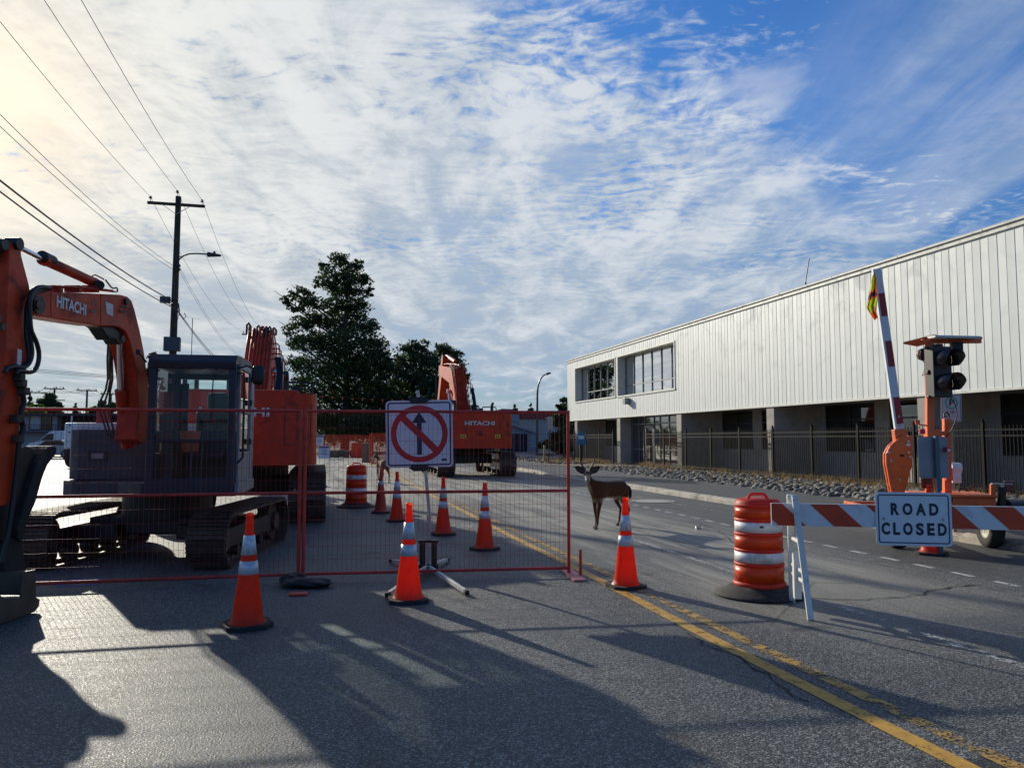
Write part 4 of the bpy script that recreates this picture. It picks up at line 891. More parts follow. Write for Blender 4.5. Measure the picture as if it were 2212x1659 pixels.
# ------------------------------------------------------------------ traffic cones
CONE = pm('cone_orange', (1.0, .075, .012), .38, var=.02, vs=4, dirt=((.4, .03, .015), .3, 7), tl=.6)
CONED = pm('cone_orange_dirty', (.62, .04, .015), .5, var=.15, vs=4, dirt=((.08, .03, .025), .8, 5), tl=.15)
RFL = pm('reflective_collar', (.66, .68, .72), .35, var=.05, metal=.15, dirt=((.25, .25, .26), .55, 9)); RFLD = pm('worn_reflective_collar', (.50, .50, .50), .45, var=.1, dirt=((.30, .06, .03), .9, 7))
def make_cone(label, dirty=False, h=.915):
    t = thing('traffic_cone', label, 'traffic cone', group='traffic cones on the closed road'); k = h / .915
    def rad(z): return .128 + (.032 - .128) * (z - .03) / (.80 - .03)
    b = MB(); w_ = .185; oc = [(w_, .11), (.11, w_), (-.11, w_), (-w_, .11), (-w_, -.11), (-.11, -w_), (.11, -w_), (w_, -.11)]
    b.prism([(x * k, y * k) for x, y in oc], .004, .036 * k, 'z'); b.build('base', RUB, t, .008)
    m = MB(); P_ = [(.150, .036), (.142, .048), (.130, .060)] + [(rad(z), z) for z in (.10, .2, .35, .48)] 
    zt = .775; P_ += [(rad(z), z) for z in (.6, .7, zt)]; P_ += [(.030, .80), (.034, .812), (.034, .845), (.029, .852), (.029, .885), (.031, .89), (.031, .912), (.022, .915)]
    m.lathe([(r * k, z * k) for r, z in P_], 32); cb = m.build('cone_body', CONED if dirty else CONE, t)
    for (z0, z1) in (((.565, .66),) if dirty else ((.425, .53), (.58, .735))):
        c = MB(); c.lathe([(rad(z0) * k + .0005, z0 * k), (rad(z0) * k + .0035, z0 * k), (rad(z1) * k + .0035, z1 * k), (rad(z1) * k + .0005, z1 * k)], 32); c.build('reflective_collar', RFLD if dirty else RFL, t)
    return t
cone0 = make_cone('tall orange traffic cone nearest the camera, left of the sandbag'); coned = make_cone('grimy old cone with one worn collar beside the farther barrel', True); cone28 = make_cone('small cone standing beside the white safety notices', h=.70)
def put(o, x, y, rz=0., first=False, label=None, tilt=0.):
    c = o if first else copy_tree(o); c.location = G(x, y); c.rotation_euler = (tilt, 0, rz)
    if label: c['label'] = label
    return c
put(cone0, 534, 1353, .55, True)
put(cone0, 882, 1298, .18, label='tall orange traffic cone standing before the no through sign stand')
put(cone0, 1352, 1268, .35, label='tall orange traffic cone on the yellow line in front of the near deer', tilt=.01)
put(cone0, 1047, 1187, .62, label='orange traffic cone with a wide white collar, right of the sign post behind the fence')
put(cone0, 957, 1155, .5, label='orange traffic cone just right of the sign post, seen through the fence')
put(cone0, 857, 1126, .3, label='orange traffic cone just left of the sign post, seen through the fence')
put(coned, 822, 1108, .2, True)
put(cone0, 2012, 1197, .9, label='orange traffic cone half hidden behind the road closed sign')
c_ = copy_tree(cone28); p = at(697, 1002.8, 24.8); c_.location = (p.x, p.y, 0); c_['label'] = 'cone tip showing just right of the large excavator crawler track'
put(cone28, 714, 984, .3, True)

# ------------------------------------------------------------------ barrels
BORG = pm('barrel_orange_sheet', (.95, .10, .012), .32, var=.08, vs=3, coat=.2, tl=.45, dirt=((.3, .05, .02), .3, 6)); BRED = pm('barrel_plastic', (.75, .05, .02), .45, var=.12, tl=.4, dirt=((.15, .04, .03), .5, 5))
BWHT = pm('barrel_white_sheet', (.74, .74, .74), .35, var=.05, dirt=((.2, .17, .15), .5, 5))
# order of the bands from the ground: orange, white, orange, white, orange
def barrel(label, loc, rz):
    t = thing('traffic_barrel', label, 'traffic barrel', loc, rz, 'orange traffic barrels')
    b = MB(); b.lathe([(0, .003), (.40, .003), (.435, .010), (.43, .022), (.37, .04), (.31, .075), (.262, .10), (0, .10)], 56); b.build('base_ring', RUB, t)
    m = MB(); P_ = [(.240, .085), (.252, .10), (.252, .125), (.240, .14)]; z = .14; hs_ = [.185, .135, .155, .135, .14]
    zs = []
    for k, hh in enumerate(hs_):
        r = .232 - .003 * k; zs.append((z, hh, r)); P_ += [(r, z), (r, z + hh - .028), (r + .007, z + hh - .024), (r + .007, z + hh - .012), (r, z + hh - .008), (r - .004, z + hh)]; z += hh
    P_ += [(.212, z + .01), (.200, z + .035), (.17, z + .045), (0, z + .048)]; m.lathe(P_, 56); m.build('barrel_body', BRED, t)
    for k, (z0, hh, r) in enumerate(zs):
        c = MB(); c.lathe([(r, z0 + .004), (r + .002, z0 + .004), (r + .002, z0 + hh - .034), (r, z0 + hh - .034)], 56); c.build('reflective_band', BWHT if k in (1, 3) else BORG, t)
    h = MB(); h.tube([(-.125, 0, z + .01), (-.095, 0, z + .05), (-.075, 0, z + .082), (-.055, 0, z + .088), (.055, 0, z + .088), (.075, 0, z + .082), (.095, 0, z + .05), (.125, 0, z + .01)], .015, 10)
    h.cyl((-.1, 0, z + .0), (-.1, 0, z + .045), .045, .03, n=14); h.cyl((.1, 0, z), (.1, 0, z + .045), .045, .03, n=14); h.build('handle', BRED, t)
    s_ = MB(); s_.box((-.060, -.2175, .672), (.075, .006, .048), mi=0, rz=-.265); s_.box((-.061, -.2208, .678), (.035, .004, .020), mi=1, rz=-.265); s_.build('sticker', [DECW, DECK], t)
    return t
barrel('near orange and white barrel standing against the end of the striped barricade', G(1641, 1284), .1)
barrel('farther orange and white barrel standing beside the grimy cone behind the fence', G(769, 1095), -.1)

# ------------------------------------------------------------------ no through sign on a spring stand
SGW = pm('sign_white', (.70, .69, .74), .4, var=.03, dirt=((.4, .38, .38), .25, 8)); SGR = pm('sign_red', (.50, .015, .02), .4, var=.05); SGK = pm('sign_black', (.02, .022, .05), .45, var=.1); SGKK = pm('sign_black_lettering', (.015, .018, .035), .45)
GALV = pm('galvanised', (.42, .41, .40), .4, metal=.7, var=.15, dirt=((.2, .18, .15), .4, 8)); WLEG = pm('white_leg', (.62, .60, .54), .45, var=.1, dirt=((.1, .09, .07), .6, 12))
sc_ = G(924, 1237); sg = thing('no_through_sign', 'square white sign with a struck-out black arrow on a spring stand behind the fence', 'traffic sign', sc_, .03)
def rsq(w_, h_, r, n=6):
    pts = []
    for cx_, cy_, a0 in ((w_ / 2 - r, h_ / 2 - r, 0), (-w_ / 2 + r, h_ / 2 - r, 90), (-w_ / 2 + r, -h_ / 2 + r, 180), (w_ / 2 - r, -h_ / 2 + r, 270)):
        for i in range(n + 1): a = R_(a0 + 90 * i / n); pts.append((cx_ + r * math.cos(a), cy_ + r * math.sin(a)))
    return pts
def border(mb, w_, h_, r, th, M, mi=0):
    a, b = rsq(w_, h_, r), rsq(w_ - 2 * th, h_ - 2 * th, max(r - th, .004)); n = len(a)
    mb.add([(x, y, 0) for x, y in a] + [(x, y, 0) for x, y in b], [(i, (i + 1) % n, n + (i + 1) % n, n + i) for i in range(n)], False, M, mi)
def arc(mb, r0, r1, M, n=64, mi=0): mb.add([(r * math.cos(2 * math.pi * i / n), r * math.sin(2 * math.pi * i / n), 0) for r in (r0, r1) for i in range(n)], [(i, (i + 1) % n, n + (i + 1) % n, n + i) for i in range(n)], False, M, mi)
cw_ = at(905.5, 937, sc_.y - .06); zc = cw_.z; xc_ = (cw_.x - sc_.x)
SM = T((xc_, -.06, zc), rz=0, rx=math.pi / 2) @ Matrix.Rotation(R_(1.2), 4, 'Z')
m = MB(); m.prism(rsq(.765, .765, .05), -.003, 0, 'z', M=SM); plate = m.build('sign_plate', SGW, sg)
m = MB(); border(m, .725, .725, .035, .017, SM @ T((0, 0, .001))); m.build('border', SGK, plate)
m = MB(); m.prism([(-.028, -.235), (.028, -.235), (.028, .13), (.085, .13), (.0, .255), (-.085, .13), (-.028, .13)], .0012, .0016, 'z', M=SM @ T((0, -.005, 0))); m.build('arrow', SGK, plate)
m = MB(); arc(m, .262, .325, SM @ T((0, 0, .0026)))
a = .262 * math.cos(R_(45)) ; m.prism([(-a - .035, a - .02), (-a + .02, a + .035), (a + .035, -a + .02), (a - .02, -a - .035)], .0022, .0030, 'z', M=SM); m.build('prohibition_ring', SGR, plate)
m = MB(); m.prism(rsq(.06, .025, .01), .001, .0015, 'z', M=SM @ T((.28, -.30, 0))); m.build('maker_label', DECK, plate)
for zz in (.385, -.385):
    m = MB(); m.prism([(-.12, 0), (-.08, .035), (.08, .035), (.12, 0), (.07, -.04), (-.07, -.04)], .003, .018, 'z', M=SM @ T((0, zz, 0))); m.build('clamp', BLK, sg, .004)
m = MB(); m.bar((.02, .0, .62), (xc_ - .03, 0, 2.08), .035, .035, up=(0, 1, 0)); m.build('mast', GALV, sg, .003)
m = MB(); m.bar((.0, 0, .30), (.012, 0, .66), .05, .05, up=(0, 1, 0)); 
for z in (.40, .48, .55): m.cyl((0, -.03, z), (0, .03, z), .007, n=8)
m.build('mast_foot', GALV, sg)
for sx in (-.062, .072): m = MB(); m.cyl((sx, 0, .06), (sx, 0, .36), .034, n=16); m.build('spring', pm('spring_black', (.01, .01, .011), .3, coat=.4, bump=.6, bs=30), sg)
m = MB(); m.span((-.11, -.07, .05), (.12, .07, .10)); m.span((-.11, -.03, .34), (.12, .03, .37)); m.span((-.008, -.012, .1), (.016, .012, .36), mi=1); m.build('spring_bracket', [BLK, GALV], sg, .004)
for (x, y) in ((845, 1217), (967, 1215), (1008, 1287), (837, 1292)):
    e = G(x, y); lcl = Matrix.Rotation(-.03, 4, 'Z') @ (e - sc_); d = lcl.normalized()
    m = MB(); m.bar(Vector((0, 0, .075)) + d * .05, lcl + Vector((0, 0, .035)), .038, .038); lg_ = m.build('leg', WLEG, sg, .003)
    m = MB(); m.bar(lcl + Vector((0, 0, .036)) - d * .045, lcl + Vector((0, 0, .032)) + d * .02, .044, .044); m.build('leg_cap', BLK, lg_, .004)

# ------------------------------------------------------------------ road closed barricade
BO = pm('barricade_orange', (.55, .05, .012), .4, var=.06, dirt=((.25, .04, .02), .35, 7)); BWH = pm('barricade_white', (.68, .69, .72), .4, var=.04, dirt=((.35, .33, .3), .35, 6)); AFR = pm('white_plastic_frame', (.72, .71, .66), .42, var=.06, dirt=((.3, .28, .24), .4, 7), tl=.1)
q0 = at(1665.5, 1109, 6.98); q1 = at(2212, 1125.5, 6.60); q0.z = .84; d = Vector((q1.x - q0.x, q1.y - q0.y, 0)).normalized(); rz = math.atan2(d.y, d.x)
bc_ = thing('barricade', 'orange and white striped barricade board on a white folding frame carrying the road closed sign', 'barricade', (q0.x, q0.y, 0), rz)
BL, zb0, zb1 = 2.44, .745, .945
m = MB(); m.span((0, -.012, zb0), (BL, .012, zb1)); bd_ = m.build('board', BWH, bc_, .004)
def ypt(poly): return [(max(0.002, min(BL - .002, x)), z) for x, z in poly]
x = -.14
while x < BL:
    w_ = .235; poly = [(x, zb1 - .004), (x + w_, zb1 - .004), (x + w_ + .20, zb0 + .004), (x + .20, zb0 + .004)]
    # clip the parallelogram at the ends of the board
    def clip(poly, xm, keep):
        out = []
        for (a, b) in zip(poly, poly[1:] + poly[:1]):
            ia, ib = keep(a[0]), keep(b[0])
            if ia: out.append(a)
            if ia != ib: t_ = (xm - a[0]) / (b[0] - a[0]); out.append((xm, a[1] + (b[1] - a[1]) * t_))
        return out
    poly = clip(poly, .003, lambda v: v > .003); poly = clip(poly, BL - .003, lambda v: v < BL - .003) if poly else poly
    if len(poly) > 2: m = MB(); m.prism(poly, -.0155, -.0122, 'y'); m.build('orange_stripe', BO, bd_)
    x += .47
for fx in (.20, BL - .22):
    fr = MB()
    for sy, off in ((-1, .0), (1, -.03)):
        top = Vector((fx + off, sy * .03, 1.02)); bot = Vector((fx + off + .05, sy * .36, 0.0)); fr.bar(top, bot, .052, .036, up=(0, 1, 0))
        fr.bar((fx + off + .0, sy * .05, .98), (fx + off, sy * .05, 1.0), .05, .04)
    for z in (.62, .38, .30):
        yy = .03 + (.36 - .03) * (1 - z / 1.02); fr.bar((fx + .02, -yy, z), (fx + .0, yy, z), .03, .03)
    fr.prism([(-.09, .12), (-.02, .12), (.0, .20), (.0, .50), (-.06, .52), (-.09, .45)], fx - .03, fx + .03, 'x')
    fr.build('frame', AFR, bc_, .006)
s0_, s1_ = at(1896.5, 1125, 6.8), at(2050, 1125, 6.7); cxs = ((s0_ + s1_) / 2 - Vector((q0.x, q0.y, 0))).dot(d)
sgn = thing('road_closed_sign', 'white sign with black lettering ROAD CLOSED bolted onto the striped barricade', 'sign', (q0 + d * cxs).xy.to_3d(), rz)
SM = T((0, -.0205, .826), rx=math.pi / 2)
m = MB(); m.prism(rsq(.615, .46, .035), -.002, .0015, 'z', M=SM); pl_ = m.build('sign_plate', pm('sign_plate_white', (.66, .70, .74), .4, var=.03, dirt=((.4, .42, .42), .25, 8)), sgn)
m = MB(); border(m, .575, .42, .025, .010, SM @ T((0, 0, .0025))); m.build('border', SGK, pl_)
for i_, (tx, w_, yy, th_) in enumerate((('ROAD', .385, .085, .105), ('CLOSED', .525, -.085, .107))):
    wd_ = {'R': .62, 'O': .72, 'A': .72, 'D': .66, 'C': .64, 'L': .52, 'S': .60, 'E': .56}; tot = sum(wd_[c] for c in tx) + .24 * (len(tx) - 1); sc2 = w_ / tot; x = -w_ / 2
    for ch in tx:
        w2 = wd_[ch] * sc2; m = MB(); m.text(ch, SM @ T((x + w2 / 2 + (.01 if i_ == 0 else 0), yy, .0028)), w2, th_, .045, .0004); m.build('letter', SGKK, pl_); x += w2 + .24 * sc2
for sx in (-.24, .235): m = MB(); m.cyl((sx, -.020, .826), (sx, -.030, .826), .012, n=14); m.build('bolt', GALV, pl_)

# ------------------------------------------------------------------ gate arm trailer
TORG = pm('trailer_orange', (.72, .12, .02), .42, var=.12, vs=3, dirt=((.12, .05, .03), .4, 6), coat=.15)
TY = 10.75; tp = at(2008, 1180, TY); TB = Vector((tp.x, TY, 0)); RZT = -.16
tr_ = thing('gate_trailer', 'orange trailer with a raised striped gate arm, signal head and solar panels', 'trailer', TB, RZT)
TMi = (T(TB, RZT)).inverted()
def tl(x, y, Y): return TMi @ at(x, y, Y)           # trailer frame
m = MB(); m.bar(tl(2008, 1090, TY), tl(2008, 736, TY), .095, .095, up=(0, 1, 0)); m.build('mast', TORG, tr_, .006)
m = MB(); m.bar(tl(2046, 1090, TY + .1), tl(2045, 905, TY + .1), .095, .095, up=(0, 1, 0)); m.build('short_mast', TORG, tr_, .006)
m = MB(); c = tl(2045, 902, TY + .08); m.tube([c + Vector((-.03, 0, 0)), c + Vector((-.03, 0, .05)), c + Vector((0, 0, .075)), c + Vector((.03, 0, .05)), c + Vector((.03, 0, 0))], .012); m.build('cable_loop', BLK, tr_)
# solar panels
PVM = pm('solar_cells', (.015, .02, .05), .15, var=.2)
for (xa, ya, xb, yb, YY, dp, th) in ((1950, 739, 2062, 727, TY - .1, .55, .1),):
    pass
m = MB(); a_, b_ = tl(2020, 724, TY - .25), tl(2118, 726, TY - .25)
m.add([a_, b_, b_ + Vector((.05, .62, .05)), a_ + Vector((.05, .62, .05)), a_ + Vector((0, 0, -.035)), b_ + Vector((0, 0, -.035)), b_ + Vector((.05, .62, .015)), a_ + Vector((.05, .62, .015))], [(0, 1, 2, 3), (7, 6, 5, 4), (0, 4, 5, 1), (1, 5, 6, 2), (2, 6, 7, 3), (3, 7, 4, 0)])
m.build('solar_panel', [pm('panel_frame', (.5, .5, .48), .4, metal=.4)], tr_, .004)
m = MB(); a_, b_ = tl(1951, 739, TY - .1), tl(2018, 722, TY + .25)
m.add([a_, b_, b_ + Vector((.30, .35, .0)), a_ + Vector((.30, .35, .0)), a_ + Vector((0, 0, -.03)), b_ + Vector((0, 0, -.03)), b_ + Vector((.30, .35, -.03)), a_ + Vector((.30, .35, -.03))], [(0, 1, 2, 3), (7, 6, 5, 4), (0, 4, 5, 1), (1, 5, 6, 2), (2, 6, 7, 3), (3, 7, 4, 0)])
m.build('solar_panel', [TORG], tr_, .004)
m = MB(); m.bar(tl(1990, 738, TY), tl(2118, 737, TY), .06, .06); m.bar(tl(2112, 737, TY), tl(2118, 728, TY), .05, .05); m.build('panel_bracket', TORG, tr_, .004)
# signal head: housing turned a little to the right, two lenses with tunnel visors
hc = tl(2027, 804, TY - .16); m = MB(); m.box(hc, (.29, .17, .70)); 
for z in (-.34, -.01, .01, .34): m.box(hc + Vector((.155, 0, z)), (.05, .05, .02)); m.box(hc + Vector((-.15, .03, z)), (.03, .06, .04))
m.cyl(hc + Vector((0, 0, .35)), hc + Vector((0, 0, .385)), .07, n=16)
sh_ = m.build('signal_head', BLK, tr_, .02, 3)
LENS = pm('dark_amber_lens', (.07, .010, .006), .3, coat=.2)
for zz in (.165, -.165):
    lc = hc + Vector((.02, -.085, zz)); M_ = T(lc, rx=math.pi / 2, rz=0) ; m = MB(); m.lathe([(0, .02), (.06, .017), (.11, .008), (.128, 0)], 30, M=M_); ln = m.build('lens', LENS, sh_)
    m = MB(); n = 30; vs = []; fs = []
    for i in range(n + 1):
        a = R_(-40 + 260 * i / n); ln_ = .24 - .13 * max(0, min(1, (math.sin(R_(-20)) - math.sin(a) + .55) / 1.2)) 
        for r, y in ((.136, 0), (.140, -ln_)): vs.append((lc.x + r * math.cos(a), lc.y + y, lc.z + r * math.sin(a)))
        for r, y in ((.130, 0), (.134, -ln_)): vs.append((lc.x + r * math.cos(a), lc.y + y, lc.z + r * math.sin(a)))
    for i in range(n): o = i * 4; fs += [(o, o + 1, o + 5, o + 4), (o + 2, o + 6, o + 7, o + 3), (o + 1, o + 3, o + 7, o + 5)]
    m.add(vs, fs, True); m.build('visor', pm('visor_black', (.015, .017, .018), .28, coat=.4), sh_)
HT = T(hc) @ Matrix.Rotation(.36, 4, 'Z') @ T(-hc)
for o in [sh_] + [x for x in bpy.data.objects if x.parent == sh_]: o.data.transform(HT)
m = MB(); c = tl(1997, 765, TY + .02); m.cyl(c, c + Vector((0, .08, 0)), .085, n=22); m.cyl(c + Vector((0, -.012, 0)), c, .06, .04, n=18); m.build('warning_horn', pm('dark_red_horn', (.08, .02, .018), .5), tr_, .006)
m = MB(); m.box(tl(2066, 752, TY), (.14, .12, .16)); m.build('sensor_box', BLK, tr_, .01)
def cable(pts, r=.007, par=tr_, name='cable', mat=None):
    pp = [tl(*p) for p in pts]; P_ = []
    for i in range(len(pp) - 1):
        a, b, c, d_ = pp[max(i - 1, 0)], pp[i], pp[i + 1], pp[min(i + 2, len(pp) - 1)]
        for k in range(6): t = k / 6; P_.append(.5 * ((2 * b) + (c - a) * t + (2 * a - 5 * b + 4 * c - d_) * t * t + (3 * b - a - 3 * c + d_) * t ** 3))
    P_.append(pp[-1]); h = MB(); h.tube(P_, r, 7); h.build(name, mat or HOSE, par)
cable([(2052, 858, TY - .1), (2062, 872, TY - .1), (2067, 895, TY - .1), (2060, 920, TY - .05), (2048, 938, TY), (2040, 950, TY)])
cable([(1990, 757, TY - .02), (1988, 770, TY - .02), (1996, 782, TY - .04), (2003, 783, TY - .06)]); cable([(2044, 738, TY), (2040, 745, TY - .1), (2039, 752, TY - .1)], .005)
cable([(2003, 785, TY - .06), (1997, 800, TY - .07), (1992, 812, TY - .07), (2000, 806, TY - .07), (2005, 803, TY - .06)], .004)
m = MB(); m.bar(tl(1984, 917, TY - .05), tl(2006, 920, TY - .05), .012, .02); m.box(tl(1982, 912, TY - .05), (.06, .02, .06)); m.build('small_bracket', TORG, tr_)
m = MB(); m.box(tl(2012, 936, TY - .02), (.16, .16, .10)); m.bar(tl(2018, 936, TY), tl(2044, 936, TY + .05), .05, .06); m.build('mast_clamp', TORG, tr_, .005)
m = MB(); m.box(tl(1992, 932, TY - .12), (.07, .05, .07)); m.build('reflector', pm('pink_red_reflector', (.45, .03, .05), .3), tr_, .01)
# gate arm and its housing
m = MB(); A0, A1 = tl(1942, 926, TY), tl(1893, 582, TY); ad = (A1 - A0); AL = ad.length
m.bar(A0, A1, .115, .075, up=(0, 1, 0)); arm = m.build('gate_arm', BWH, tr_, .006)
GRED = pm('arm_red', (.30, .012, .018), .4, var=.08)
for (t0, t1) in ((.030, .195), (.385, .545), (.70, .845)):
    s0_, s1_ = A0 + ad * t0, A0 + ad * t1; off = Vector((.012, -.0395, 0)); m = MB(); m.bar(s0_ + off, s1_ + off, .085, .004, up=(0, 1, 0)); m.build('red_stripe', GRED, arm)
m = MB()
for t0 in (.075, .02): c = A0 + ad * t0; m.cyl(c + Vector((.01, -.036, 0)), c + Vector((.01, -.05, 0)), .014, n=12)
m.build('bolt', GALV, arm)
pts = [(1923, 963), (1951, 938), (1968, 945), (1972, 952), (1972, 1004), (1966, 1020), (1962, 1040), (1954, 1062), (1926, 1064), (1920, 1035), (1914, 1000), (1914, 980)]
m = MB(); polyx(m, [tl(x, y, TY - .12) for x, y in pts], (0, .05, 0)); m.build('gate_housing', TORG, tr_, .01)
m = MB(); polyx(m, [tl(x - 5, y, TY + .12) for x, y in pts], (0, .05, 0)); m.build('gate_housing', TORG, tr_, .01)
m = MB(); polyx(m, [tl(x, y, TY - .10) for x, y in ((1926, 966), (1964, 948), (1960, 1040), (1930, 1050))], (0, .22, 0)); m.build('gate_motor', BRED, tr_)
m = MB(); polyx(m, [tl(x, y, TY - .08) for x, y in ((1932, 928), (1959, 926), (1961, 954), (1936, 960))], (0, .14, 0)); m.bar(tl(1966, 941, TY), tl(1966, 955, TY), .05, .06); m.build('arm_socket', TORG, tr_, .006)
m = MB(); m.bar(tl(1945, 945, TY - .01), tl(1944, 1095, TY - .01), .10, .10, up=(0, 1, 0)); m.build('gate_post', TORG, tr_, .006)
m = MB()
for (x, y) in ((1962, 977), (1966, 987), (1961, 954), (1943, 1036), (1919, 977), (1924, 995)): c = tl(x, y, TY - .125); m.cyl(c, c + Vector((0, -.02, 0)), .018, n=12)
m.build('housing_bolt', GALV, tr_)
m = MB(); m.box(tl(1962, 960.5, TY - .13), (.06, .006, .03)); m.build('sticker', DECW, tr_)
m = MB(); c = tl(1948, 984, TY - .124); m.lathe([(0, 0), (.032, 0), (.036, .003)], 20, M=T(c, rx=math.pi / 2) @ Matrix.Diagonal((1, .5, 1, 1))); m.build('emblem', DECK, tr_)
# deck, tool box, wheels, jacks
m = MB(); zt = tl(2000, 1062, TY).z
a_, b_ = tl(1990, 1064, TY - .2), tl(2141, 1064, TY - .2); m.span((a_.x, -.22, .46), (b_.x, .55, zt - .06)); tb_ = m.build('tool_box', TORG, tr_, .015)
m = MB(); m.span((a_.x - .03, -.25, zt - .058), (b_.x + .02, .58, zt - .02)); m.build('tool_box_lid', TORG, tb_, .008)
m = MB(); 
for x in (2053, 2104): m.box(tl(x, 1076, TY - .24), (.05, .03, .10))
m.build('latch', BLK, tb_, .004)
m = MB(); m.span((a_.x - .3, -.15, .38), (b_.x + .55, .1, .46)); m.span((a_.x - .3, -.1, .38), (a_.x - .2, 2.6, .46)); m.span((b_.x + .2, -.1, .38), (b_.x + .3, 2.6, .46)); m.span((a_.x - .3, 2.4, .38), (b_.x + .3, 2.5, .46)); m.build('chassis', TORG, tr_, .006)
def wheel(x, y0, r=.30, w_=.19):
    m = MB(); P_ = [(r * .58, -w_ * .42), (r * .8, -w_ * .5), (r * .97, -w_ * .42), (r, -w_ * .25), (r, w_ * .25), (r * .97, w_ * .42), (r * .8, w_ * .5), (r * .58, w_ * .42)]
    M_ = T((x, y0, r), rz=0) @ Matrix.Rotation(math.pi / 2, 4, 'Y'); m.lathe(P_, 32, M=M_); wh = m.build('wheel', RUB, tr_)
    m = MB(); m.lathe([(r * .58, -w_ * .40), (r * .5, -w_ * .28), (r * .2, -w_ * .22), (0, -w_ * .22)], 28, M=M_); m.lathe([(r * .58, w_ * .4), (r * .5, w_ * .2), (0, w_ * .2)], 28, M=M_); m.build('rim', pm('cream_rim', (.30, .28, .23), .5, dirt=((.05, .04, .03), .6, 8)), wh)
pw_ = tl(2150, 1170, TY + .05); wheel(pw_.x, pw_.y + .15); pw_ = tl(1945, 1170, TY); wheel(pw_.x, pw_.y + .15)
m = MB(); c = tl(2182, 1082, TY + .1); n = 14; vs = []
for i in range(n + 1):
    a = math.pi * i / n
    for x in (-.14, .16): vs.append((c.x + x, pw_.y + .2 - .40 * math.cos(a), .30 + .40 * math.sin(a)))
m.add(vs, [(2 * i, 2 * i + 1, 2 * i + 3, 2 * i + 2) for i in range(n)], True); fd_ = m.build('fender', NAVY, tr_)
for nm, x, ya, yb in (('jack', 2164, 1052, 1112),):
    m = MB(); m.cyl(tl(x, yb, TY - .3), tl(x, ya, TY - .3), .05, n=16, mi=0); m.cyl(tl(x, ya + 2, TY - .3), tl(x, ya - 5, TY - .3), .035, n=14, mi=1); m.box(tl(x, ya - 7, TY - .3), (.26, .06, .015), mi=1); m.build(nm, [BLK, GALV], tr_)
m = MB(); m.bar(tl(2144, 1046, TY - .28), tl(2144, 1110, TY - .28), .055, .055, up=(0, 1, 0)); m.bar(tl(2144, 1050, TY - .28), tl(2160, 1050, TY - .28), .03, .03); m.build('light_post', TORG, tr_, .004)
for x, y in ((2180, 1051), (2002, 1043)): m = MB(); m.box(tl(x, y, TY - .3), (.13, .06, .15)); m.build('tail_light', pm('tail_light_red', (.16, .006, .01), .25, coat=.5), tr_, .012, 3)
m = MB(); c = tl(2060, 1026, TY + .2); m.box(c + Vector((.02, 0, -.02)), (.12, .12, .18)); m.cyl(c + Vector((-.04, 0, .10)), c + Vector((.09, 0, .09)), .08, n=18); m.build('winch', WHT, tr_, .01)
m = MB(); m.box(tl(2049, 1024, TY + .05), (.09, .06, .18)); m.build('winch_bracket', TORG, tr_, .006)
m = MB(); 
for x in (2080, 2100): m.tube([tl(x - 8, 1062, TY), tl(x - 4, 1054, TY), tl(x + 4, 1053, TY), tl(x + 9, 1062, TY)], .010)
m.build('rope', pm('dark_rope', (.14, .03, .02), .8), tr_)
# worn hi-vis vest hanging from the tip of the arm
VEST = bpy.data.materials.new('hi_vis_cloth'); VEST.use_nodes = True; t = NT(VEST.node_tree); b = t.n['Principled BSDF']; at_n = t.node('ShaderNodeAttribute'); at_n.attribute_name = 'band'
t.put(b.inputs['Base Color'], at_n.outputs['Color']); b.inputs['Roughness'].default_value = .8
trn = t.node('ShaderNodeBsdfTranslucent'); t.put(trn.inputs[0], at_n.outputs['Color']); mx = t.node('ShaderNodeMixShader'); mx.inputs[0].default_value = .35; t.l.new(b.outputs[0], mx.inputs[1]); t.l.new(trn.outputs[0], mx.inputs[2]); t.l.new(mx.outputs[0], t.n['Material Output'].inputs[0])
vest = thing('safety_vest', 'yellow and orange hi-vis vest hanging from the tip of the raised gate arm', 'vest', at(1887, 590, TY - .05))
rows = [(1887, 1890, 590), (1883, 1893, 600), (1880, 1893, 618), (1877, 1895, 634), (1874, 1895, 650), (1871, 1894, 662), (1877, 1893, 672), (1883, 1895, 681), (1889, 1897, 690)]
n = 15; vs = []; cols_ = []
for j in range(41):
    f = j / 40 * (len(rows) - 1); i0 = min(int(f), len(rows) - 2); f -= i0; xa, xb, y = [rows[i0][k] * (1 - f) + rows[i0 + 1][k] * f for k in range(3)]
    for i in range(n):
        u = i / (n - 1); wv = .05 * math.sin(u * 13 + j * .12) * min(1, j / 10) + .02 * math.sin(u * 27 + j * .3); p = at(xa + (xb - xa) * u, y + 2.5 * math.sin(u * 6 + 1), TY - .10 + wv); vs.append(p)
        yy = y + 7 * u; cl = (.52, .62, .02) if not (635 < yy < 646 or 684 < yy) else (.03, .025, .03)
        if 631 < yy <= 635 or 646 <= yy < 650 or i in (0, n - 1) or yy > 676 or (u > .72 and yy < 640): cl = (.75, .12, .02)
        if 668 < yy < 680 and u > .4: cl = (.55, .35, .10)
        cols_.append((*cl, 1))
m = MB(); m.add(vs, [(j * n + i, j * n + i + 1, (j + 1) * n + i + 1, (j + 1) * n + i) for j in range(40) for i in range(n - 1)], True)
vo = m.build('cloth', VEST, vest, world=True, recalc=False); ca_ = vo.data.color_attributes.new('band', 'FLOAT_COLOR', 'POINT'); ca_.data.foreach_set('color', [c for q in cols_ for c in q])

